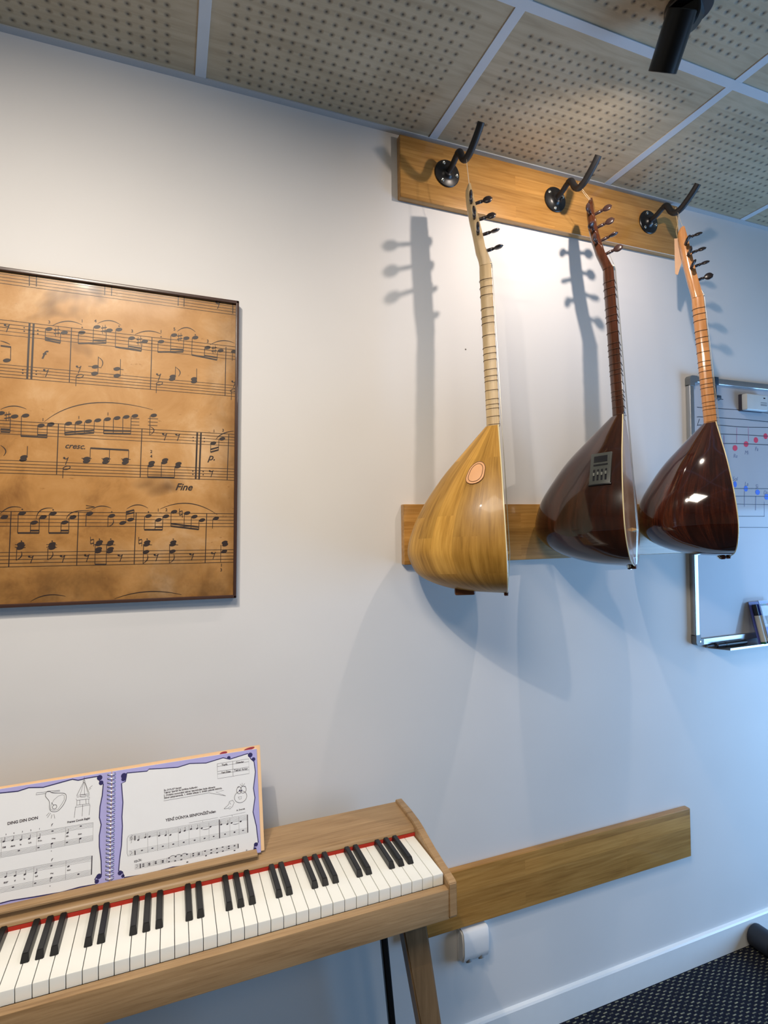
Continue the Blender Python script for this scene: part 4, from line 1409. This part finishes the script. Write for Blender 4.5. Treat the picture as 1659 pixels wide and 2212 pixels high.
# ------------------------------------------------------------------ whiteboard
M_ALU = plain('brushed_aluminium', (176, 180, 184), 0.32, metal=0.85); M_GREYP = plain('grey_plastic', (96, 102, 106), 0.45)
wx0, wx1, wz0, wz1 = 1.615, 2.83, -0.420, 0.478
t = thing('whiteboard', 'whiteboard with handwritten staves and coloured notes behind the rightmost lute', 'whiteboard', ((wx0 + wx1) / 2, 0, wz0))
k = NT('whiteboard_enamel'); wbm = k.fin(k.ramp(k.noise(k.vec(), 4, 2), [(0.3, lin(172, 174, 180)), (0.7, lin(178, 180, 186))]), 0.09, coat=0.0, spec=0.14)
pan = link('writing_surface', B(wx0 + 0.01, wx1 - 0.01, -0.011, -0.003, wz0 + 0.01, wz1 - 0.01), wbm, t, sm=False)
for a in ((wx0 + .028, wx1 - .028, wz1 - .021, wz1), (wx0 + .028, wx1 - .028, wz0, wz0 + .021), (wx0, wx0 + .019, wz0 + .028, wz1 - .028), (wx1 - .019, wx1, wz0 + .028, wz1 - .028)):
    link('frame_bar', B(a[0], a[1], -0.019, 0.0, a[2], a[3], 0.0035, 3), M_ALU, t)
for cx, cz, sx, sz in ((wx0, wz1, 1, -1), (wx1, wz1, -1, -1), (wx0, wz0, 1, 1), (wx1, wz0, -1, 1)):
    bm = bmesh.new(); pr = [(cx, cz + sz * .012)] + [(cx + sx * .012 * (1 - math.cos(a)), cz + sz * .012 * (1 - math.sin(a))) for a in (0.35, 0.8, 1.2)] + [(cx + sx * .012, cz), (cx + sx * .034, cz), (cx + sx * .034, cz + sz * .022), (cx + sx * .021, cz + sz * .022), (cx + sx * .021, cz + sz * .034), (cx, cz + sz * .034)]
    prism(bm, pr, -0.0205, 0.0, 'y'); bmesh.ops.recalc_face_normals(bm, faces=bm.faces)
    cc = link('corner_cap', bm, M_GREYP, t)
    if cz == wz0 and cx == wx0: bm = bmesh.new(); lathe(bm, [(0.0035, 0), (0.003, 0.001), (0, 0.0006)], place((cx + .018, -0.0205, cz + .013), (0, -1, 0)), 10); link('screw', bm, M_STEEL, cc)
bm = bmesh.new(); box(bm, 1.722, 1.742, -0.026, -0.0185, 0.452, 0.480, 0.002); box(bm, 1.724, 1.734, -0.024, -0.018, 0.410, 0.455, 0.002); box(bm, 1.724, 1.748, -0.030, -0.022, 0.405, 0.417, 0.003)
link('paper_clip_hook', bm, plain('dark_blue_grey_plastic', (52, 66, 80), 0.4), t)
ink = Ink(lambda u, v, h: (u, -0.0112 - h, v))
def board(ink, data, S=1e-4):
    for ln in data.strip().split('\n'):
        p = ln.split(' '); k = p[0]
        if k == 'C': ink.text(' '.join(p[4:]), float(p[1]) * S, float(p[2]) * S, size=float(p[3]) * S * 0.9, shear=0.25, bold=-0.012, mi=2); continue
        a = [float(x) * S for x in p[1:]]; P = [(a[i], a[i + 1]) for i in range(0, len(a) - 1, 2)]
        if k == 'b': ink.line([tuple(q) for q in spline([Vector(x) for x in P], 4)], 0.0022, 0)
        elif k == 'r': ink.line(P, 0.0020, 3)
        elif k == 'u': ink.line(P, 0.0020, 2)
        elif k == 's': ink.ell(a[0], a[1], a[2], a[3], 0.2, 1)
        elif k == 't': ink.ell(a[0], a[1], a[2], a[3], 0.0, 4)
board(ink, BOARD)
for i, z in enumerate((0.236, 0.192, 0.156)): pass
link('marker_writing', ink.bm, [plain('black_marker_ink', (42, 48, 62), 0.5), plain('red_marker_ink', (214, 52, 82), 0.5), plain('blue_black_marker', (70, 84, 130), 0.5), plain('thin_red_marker', (170, 110, 150), 0.5), plain('blue_marker_ink', (24, 92, 208), 0.5)], pan, sm=False)
# board tray
t = thing('board_tray', 'thin grey metal pen tray under the whiteboard', 'tray', (2.0, 0, -0.437))
bm = bmesh.new(); prism(bm, [(1.680, -0.010), (2.32, -0.010), (2.30, -0.062), (1.715, -0.062)], -0.4355, -0.4335, 'z'); link('tray_plate', bm, M_ALU, t)
link('tray_lip', B(1.715, 2.30, -0.0635, -0.0620, -0.4355, -0.4285), M_ALU, t); link('tray_back', B(1.680, 2.32, -0.010, 0.0, -0.4355, -0.4215), M_ALU, t)
# marker lying on the tray
t = thing('whiteboard_marker', 'black whiteboard marker lying in the tray left of the marker pack', 'marker', (1.76, -0.028, -0.4335))
bm = bmesh.new(); cyl(bm, (1.735, -0.028, -0.4245), (1.835, -0.028, -0.4245), 0.0085, 18, bev=0.001); link('barrel', bm, M_BLACK, t)
bm = bmesh.new(); cyl(bm, (1.695, -0.028, -0.4245), (1.737, -0.028, -0.4245), 0.0078, 18, bev=0.002); link('cap', bm, plain('marker_cap_black', (20, 20, 34), 0.3), t)
# eraser stuck on the board
t = thing('board_eraser', 'grey and white magnetic eraser stuck near the top of the whiteboard', 'eraser', (1.905, -0.011, 0.375), Matrix.Rotation(0.02, 3, 'Y'))
link('eraser_body', B(1.856, 1.964, -0.040, -0.020, 0.374, 0.430, 0.005, 3), plain('eraser_grey_shell', (196, 200, 200), 0.4), t)
link('felt_pad', B(1.853, 1.966, -0.021, -0.0112, 0.373, 0.431, 0.002), plain('eraser_felt', (52, 52, 66), 0.9), t)
ink = Ink(lambda u, v, h: (u, -0.0402 - h, v)); ink.poly([(1.940, 0.416), (1.949, 0.416), (1.949, 0.420), (1.940, 0.420)]); ink.poly([(1.925, 0.391), (1.957, 0.391), (1.957, 0.397), (1.925, 0.397)], 1); ink.poly([(1.925, 0.400), (1.957, 0.400), (1.957, 0.4035), (1.925, 0.4035)], 1)
link('printed_label', ink.bm, [M_PDARK, plain('label_grey', (140, 146, 150), 0.5)], t, sm=False)
# blister pack of markers leaning against the board
t = thing('marker_pack', 'clear pack of whiteboard markers leaning on the whiteboard tray', 'marker pack', (1.93, -0.04, -0.4335))
def lean(bm): bm.transform(Matrix.Translation((1.872, -0.060, -0.4325)) @ Matrix.Rotation(-0.24, 4, 'X')); return bm
kk = NT('clear_plastic'); kk.b.inputs['Transmission Weight'].default_value = 0.95; kk.b.inputs['IOR'].default_value = 1.2; M_CLEAR = kk.fin((0.92, 0.95, 1, 1), 0.08)
link('backing_card', lean(B(0.0, 0.115, 0.010, 0.0115, 0.0, 0.146, 0.0)), plain('pack_card_blue', (86, 98, 178), 0.4), t)
for i in range(5):
    x = 0.011 + i * 0.0225
    bm = bmesh.new(); cyl(bm, (x, 0, 0.009), (x, 0, 0.098), 0.0088, 16, bev=0.001); mk = link('marker_barrel', lean(bm), plain('marker_barrel_grey', (176, 176, 170), 0.4), t)
    bm = bmesh.new(); cyl(bm, (x, 0, 0.098), (x, 0, 0.136), 0.0082, 16, bev=0.002); link('marker_cap', lean(bm), plain('marker_cap_%d' % i, [(18, 22, 34), (30, 60, 160), (30, 120, 90), (170, 40, 60), (18, 22, 34)][i], 0.3), mk)
    bm = bmesh.new(); cyl(bm, (x, 0, 0.002), (x, 0, 0.010), 0.0086, 16, bev=0.001); link('marker_end', lean(bm), plain('marker_end_%d' % i, (18, 92, 62) if i == 0 else (40, 60, 110), 0.4), mk)
link('plastic_sleeve', lean(B(0.019, 0.117, -0.0130, -0.0112, 0.0, 0.148, 0.0)), M_CLEAR, t)
ink = Ink(lambda u, v, h: (1.872 + u, -0.060 - 0.0134 * math.cos(0.24) - h + v * math.sin(0.24), -0.4325 - 0.0134 * -math.sin(0.24) * 0 + v * math.cos(0.24)))
for a in ((0.022, 0.030, 0.115, 0.060, 0), (0.022, 0.066, 0.115, 0.069, 1), (0.024, 0.098, 0.060, 0.132, 1), (0.066, 0.100, 0.112, 0.130, 0), (0.030, 0.012, 0.108, 0.024, 1)): ink.poly([(a[0], a[1]), (a[2], a[1]), (a[2], a[3]), (a[0], a[3])], a[4])
link('pack_print', ink.bm, [plain('pack_print_blue', (92, 120, 206), 0.4), plain('pack_print_white', (214, 226, 240), 0.4)], t, sm=False)

# ------------------------------------------------------------------ cable outlet box
t = thing('wall_outlet_box', 'white plastic cable outlet box on the wall below the low oak board', 'outlet box', (0.766, 0, -1.19))
M_WPL = plain('white_plastic', (222, 222, 222), 0.35, var=0.02)
bm = bmesh.new(); prism(bm, [(0, -1.104), (-0.020, -1.104), (-0.027, -1.110), (-0.031, -1.130), (-0.031, -1.165), (-0.026, -1.182), (-0.016, -1.190), (0, -1.192)], 0.724, 0.806, 'x')
bmesh.ops.bevel(bm, geom=[e_ for e_ in bm.edges if abs(e_.verts[0].co.x - e_.verts[1].co.x) < 1e-6 and min(e_.verts[0].co.y, e_.verts[1].co.y) < -0.012], offset=0.004, segments=2, affect='EDGES')
link('cover', bm, M_WPL, t, ang=45)
for x in (0.744, 0.782):
    bm = bmesh.new(); cyl(bm, (x, -0.018, -1.1765), (x, -0.0248, -1.1870), 0.0080, 20); link('cable_opening', bm, plain('cable_opening_shadow_grey', (90, 92, 94), 0.6), t)
link('back_plate', B(0.722, 0.808, -0.004, 0, -1.194, -1.101, 0.001), M_WPL, t)

# black padded tube on the carpet
bm = bmesh.new(); a = Vector((1.853, -0.0145, -1.4225)); d = Vector((0.03, -1.0, 0)).normalized()
lathe(bm, [(0.0, 0), (0.031, 0), (0.0355, 0.003), (0.0372, 0.008), (0.0372, 0.070), (0.0350, 0.073), (0.0350, 0.50), (0.030, 0.504), (0.0, 0.504)], place(a, d), 36)
tag(link('padded_tube', bm, plain('black_matt_tube', (26, 30, 40), 0.6), ang=30), 'thick black tube lying on the carpet with its end by the baseboard', 'tube')

# ------------------------------------------------------------------ digital piano
P0 = -0.7255; P1 = 0.539; KX1 = 0.5195; KW = 0.02349; NWH = 52; KX0 = KX1 - NWH * KW
t = thing('digital_piano', 'light oak digital piano with red felt line behind its keys, standing against the wall', 'piano', ((P0 + P1) / 2, -0.20, FL))
ck = [(-0.060, -0.694), (-0.120, -0.693), (-0.165, -0.6955), (-0.190, -0.700), (-0.215, -0.7065), (-0.250, -0.715), (-0.290, -0.7215), (-0.340, -0.729), (-0.347, -0.733), (-0.348, -0.7985), (-0.344, -0.8030), (-0.060, -0.8030)]
def cheek(x0, x1):
    bm = bmesh.new(); prism(bm, ck, x0, x1, 'x'); bmesh.ops.recalc_face_normals(bm, faces=bm.faces)
    bmesh.ops.bevel(bm, geom=list(bm.edges), offset=0.0014, segments=2, affect='EDGES'); link('side_cheek', bm, M_PIANO, t)
cheek(0.5215, P1); cheek(P0, KX0 - 0.001)
XI0, XI1 = KX0 - 0.001, 0.5215
bm = bmesh.new(); prism(bm, [(-0.060, -0.7000), (-0.160, -0.7035), (-0.171, -0.7050), (-0.177, -0.7085), (-0.1785, -0.7140), (-0.172, -0.7160), (-0.060, -0.7160)], XI0, XI1, 'x'); bmesh.ops.recalc_face_normals(bm, faces=bm.faces); link('top_panel', bm, M_PIANO, t, ang=50)
link('felt_strip', B(XI0, XI1, -0.1795, -0.168, -0.7235, -0.7152), plain('red_felt', (176, 42, 26), 0.95), t)
link('back_panel', B(XI0, XI1, -0.066, -0.0605, -0.80, -0.7162), M_PIANO, t)
bm = bmesh.new(); box(bm, XI0, XI1, -0.3465, -0.3275, -0.8028, -0.7435, 0.0022, 2); link('key_slip', bm, M_PIANO, t)
link('key_bed', B(XI0, XI1, -0.3273, -0.0665, -0.8026, -0.7600), M_PIANO, t)
bm = bmesh.new(); prism(bm, [(-0.1520, -0.6880), (-0.1690, -0.6880), (-0.1715, -0.6900), (-0.1715, -0.6930), (-0.1645, -0.6965), (-0.1640, -0.7040), (-0.1520, -0.7034)], -0.352, 0.166, 'x'); bmesh.ops.recalc_face_normals(bm, faces=bm.faces); link('music_ledge', bm, M_PIANO, t, ang=50)
bm = B(-0.30, 0.12, -0.004, 0.004, 0.0, 0.175, 0.002); bm.transform(Matrix.Translation((0, -0.118, -0.7005)) @ Matrix.Rotation(-0.2567, 4, 'X')); link('music_rest', bm, M_PIANO, t)
k = NT('ivory_key'); M_WHITE = k.fin(k.ramp(k.noise(k.vec(), 8), [(0.3, lin(232, 233, 228)), (0.7, lin(238, 239, 233))]), 0.16, coat=0.4)
M_EB = plain('ebony_key', (24, 24, 26), 0.36, var=0.1)
def white_me():
    bm = bmesh.new(); g = 0.0006
    prism(bm, [(-0.176, -0.7220), (-0.3240, -0.7220), (-0.3252, -0.7226), (-0.3256, -0.7240), (-0.3250, -0.7450), (-0.176, -0.7450)], -KW + g, -g, 'x')
    bmesh.ops.recalc_face_normals(bm, faces=bm.faces)
    bmesh.ops.bevel(bm, geom=[e_ for e_ in bm.edges if abs(e_.verts[0].co.x - e_.verts[1].co.x) < 1e-6 and max(e_.verts[0].co.z, e_.verts[1].co.z) > -0.7245], offset=0.0004, segments=1, affect='EDGES')
    return bm
def black_me():
    bm = bmesh.new(); a, b = 0.0067, 0.0050
    R = []
    for y, z, w_ in ((-0.1785, -0.7215, a), (-0.2735, -0.7215, a)): pass
    lo = [(-a, -0.1785), (a, -0.1785), (a, -0.2738), (-a, -0.2738)]; hi = [(-b, -0.1785), (b, -0.1785), (b, -0.2665), (-b, -0.2665)]
    L_ = [bm.verts.new((x, y, -0.7218)) for x, y in lo]; H_ = [bm.verts.new((x, y, -0.7100)) for x, y in hi]
    for i in range(4): bm.faces.new((L_[i], L_[(i + 1) % 4], H_[(i + 1) % 4], H_[i]))
    bm.faces.new(H_); bm.faces.new(L_[::-1]); bmesh.ops.recalc_face_normals(bm, faces=bm.faces)
    bmesh.ops.bevel(bm, geom=[e_ for e_ in bm.edges if max(e_.verts[0].co.z, e_.verts[1].co.z) > -0.712 and min(e_.verts[0].co.z, e_.verts[1].co.z) > -0.725], offset=0.0012, segments=2, affect='EDGES')
    return bm
wk = link('white_key', white_me(), M_WHITE, t, ang=30); bk = link('black_key', black_me(), M_EB, t, ang=30)
base_w, base_b = wk, bk
names = []
# count down from the highest note C: C B A G F E D | C ...
seq = 'CBAGFED'; dxb = {'B': 0.0022, 'A': 0.0, 'G': -0.0022, 'E': 0.0018, 'D': -0.0018}
first_w = first_b = True
for i in range(NWH):
    n_ = seq[i % 7]; xr = KX1 - i * KW
    o_ = wk if first_w else wk.copy()
    if not first_w: COL.objects.link(o_)
    o_.parent = t; o_.location = (xr, 0, 0); first_w = False
    # black key between this white key (right) and the next lower one (left)
    if n_ in 'BAGED' and i < NWH - 1:
        ob = bk if first_b else bk.copy()
        if not first_b: COL.objects.link(ob)
        ob.parent = t; ob.location = (xr - KW - dxb[n_] * -1 * -1 + 0, 0, 0); first_b = False
def slant(x0t, x1t, x0b, x1b, y0t, y1t, y0b, y1b, zt, zb, mat, name):
    bm = bmesh.new(); A = [bm.verts.new(p) for p in ((x0t, y0t, zt), (x1t, y0t, zt), (x1t, y1t, zt), (x0t, y1t, zt))]; C_ = [bm.verts.new(p) for p in ((x0b, y0b, zb), (x1b, y0b, zb), (x1b, y1b, zb), (x0b, y1b, zb))]
    for i in range(4): bm.faces.new((A[i], A[(i + 1) % 4], C_[(i + 1) % 4], C_[i]))
    bm.faces.new(A[::-1]); bm.faces.new(C_); bmesh.ops.recalc_face_normals(bm, faces=bm.faces)
    bmesh.ops.bevel(bm, geom=list(bm.edges), offset=0.003, segments=3, affect='EDGES'); return link(name, bm, mat, t)
M_LEGW = wood('oak_leg', (132, 108, 80), (114, 92, 66), (90, 72, 50), rough=0.45, axis='z', row=0.6, length=3.0, block=0.0, grain=0.8)
cx_ = (P0 + P1) / 2
for s_ in (1, -1):
    m = (lambda x: x) if s_ == 1 else (lambda x: 2 * cx_ - x)
    slant(m(0.434), m(0.4875), m(0.543), m(0.577), -0.300, -0.262, -0.318, -0.284, -0.8026, FL, M_LEGW, 'front_leg')
    slant(m(0.4455), m(0.4625), m(0.512), m(0.528), -0.110, -0.092, -0.080, -0.064, -0.8026, FL, M_BLACK, 'rear_leg')

# ------------------------------------------------------------------ music books on the piano
B0 = Vector((0, -0.152, -0.697)); BT = Vector((0, -0.10, -0.499)); EV = (BT - B0).normalized(); EN = Vector((1, 0, 0)).cross(EV).normalized()   # EN points to the room
if EN.y > 0: EN = -EN
def bmap(u, v, h): return Vector((u, 0, 0)) + B0 + EV * v + EN * h
RB = Matrix(((1, 0, 0), (0, -EN.y, EV.y), (0, -EN.z, EV.z)))
def slab(u0, u1, v0, v1, h0, h1, skew=0.0):
    bm = bmesh.new(); V_ = []
    for h in (h0, h1):
        V_.append([bm.verts.new(bmap(u, v, h)) for u, v in ((u0, v0), (u1, v0 + skew), (u1, v1 + skew), (u0, v1))])
    bm.faces.new(V_[0]); bm.faces.new(V_[1][::-1])
    for i in range(4): bm.faces.new((V_[0][i], V_[0][(i + 1) % 4], V_[1][(i + 1) % 4], V_[1][i]))
    bmesh.ops.recalc_face_normals(bm, faces=bm.faces); return bm
t = thing('songbook', 'peach-covered songbook standing behind the open spiral book on the piano', 'book', tuple(bmap(-0.1, 0, -0.008)))
bk_ = link('front_cover', slab(-0.41, 0.1835, -0.0020, 0.2080, -0.0042, -0.0030, 0.0035), plain('peach_cover', (236, 196, 150), 0.5), t, sm=False)
link('page_block', slab(-0.409, 0.1825, -0.0018, 0.2075, -0.0085, -0.0043, 0.0035), plain('page_edges', (238, 228, 208), 0.8), t, sm=False)
link('back_cover', slab(-0.41, 0.1835, -0.0020, 0.2080, -0.0098, -0.0086, 0.0035), plain('peach_cover_back', (228, 184, 138), 0.5), t, sm=False)
ink = Ink(lambda u, v, h: bmap(u, v, -0.0029 + h)); ink.ell(0.105, 0.2068, 0.008, 0.0030, 0.1); ink.ell(0.160, 0.2072, 0.012, 0.0028, 0.15)
link('cover_print', ink.bm, plain('cover_print_maroon', (150, 44, 60), 0.5), bk_, sm=False)

t = thing('spiral_music_book', 'open spiral-bound music book with lilac page borders on the piano ledge', 'book', tuple(bmap(-0.1135, 0, 0)))
M_PURP = plain('lilac_border_print', (172, 169, 220), 0.5, var=0.03); M_PAPER = plain('white_paper', (228, 229, 231), 0.55, var=0.015); M_NAVY = plain('navy_border_line', (42, 38, 92), 0.5); M_INK = plain('printed_grey_ink', (62, 56, 66), 0.6)
def page(u0, u1, data, side):
    pg = link('page_stack', slab(u0, u1, 0.0, 0.2055, -0.0022, 0.0008), [plain('page_stack_edge', (226, 226, 236), 0.7)], t, sm=False)
    sh = link('printed_page', slab(u0, u1, 0.0002, 0.2053, 0.0008, 0.0011), M_PURP, t, sm=False)
    ink = Ink(lambda u, v, h: bmap(u, v, 0.00115 + h))
    music(ink, data, w=0.00058, nh=(0.0022, 0.0014), bold=0.035, mi=2, ink2=1)
    P = ink.wpath
    # white field and its wavy navy outline
    cen = (sum(p[0] for p in P) / len(P), sum(p[1] for p in P) / len(P))
    bm2 = ink.bm; vs = [bm2.verts.new(bmap(u, min(max(v, 0.002), 0.2035), 0.00113)) for u, v in P]
    f = bm2.faces.new(vs); f.material_index = 0; bmesh.ops.triangulate(bm2, faces=[f])
    ink.line([(p[0], min(max(p[1], 0.002), 0.2035)) for p in P + [P[0]]], 0.0019, 1)
    link('page_print', ink.bm, [M_PAPER, M_NAVY, M_INK], sh, sm=False)
page(-0.1132, 0.1755, PAGE_R, 1); page(-0.4025, -0.1148, PAGE_L, -1)
bm = bmesh.new(); n_ = 27
for i in range(n_):
    v = 0.006 + i * (0.194 / (n_ - 1)); c = bmap(-0.1140, v, 0.0)
    tube(bm, [c + Vector((0.0064 * math.cos(a), 0, 0)) + EN * (0.0050 * math.sin(a) + 0.0005) + EV * (0.0018 * a / (2 * PI)) for a in [2 * PI * k / 14 for k in range(15)]], 0.00105, 6)
link('wire_spiral', bm, plain('white_coated_wire', (214, 218, 232), 0.25, metal=0.3), t)
bm = bmesh.new()
for i in range(n_):
    v = 0.0065 + i * (0.194 / (n_ - 1))
    for du in (-0.0062, 0.0058):
        c = [bmap(-0.1140 + du + a, v + b, 0.0013) for a, b in ((-0.0015, -0.0021), (0.0015, -0.0021), (0.0015, 0.0017), (-0.0015, 0.0017))]
        bm.faces.new([bm.verts.new(p) for p in c])
link('punched_holes', bm, plain('hole_shadow_navy', (58, 52, 84), 0.8), t, sm=False)

# ------------------------------------------------------------------ stand everything on the carpet level z = 0
for o in list(bpy.data.objects):
    if '_loc' in o: del o['_loc']
    if o.parent is None and o.type in ('MESH', 'EMPTY'): o.location.z += Z0
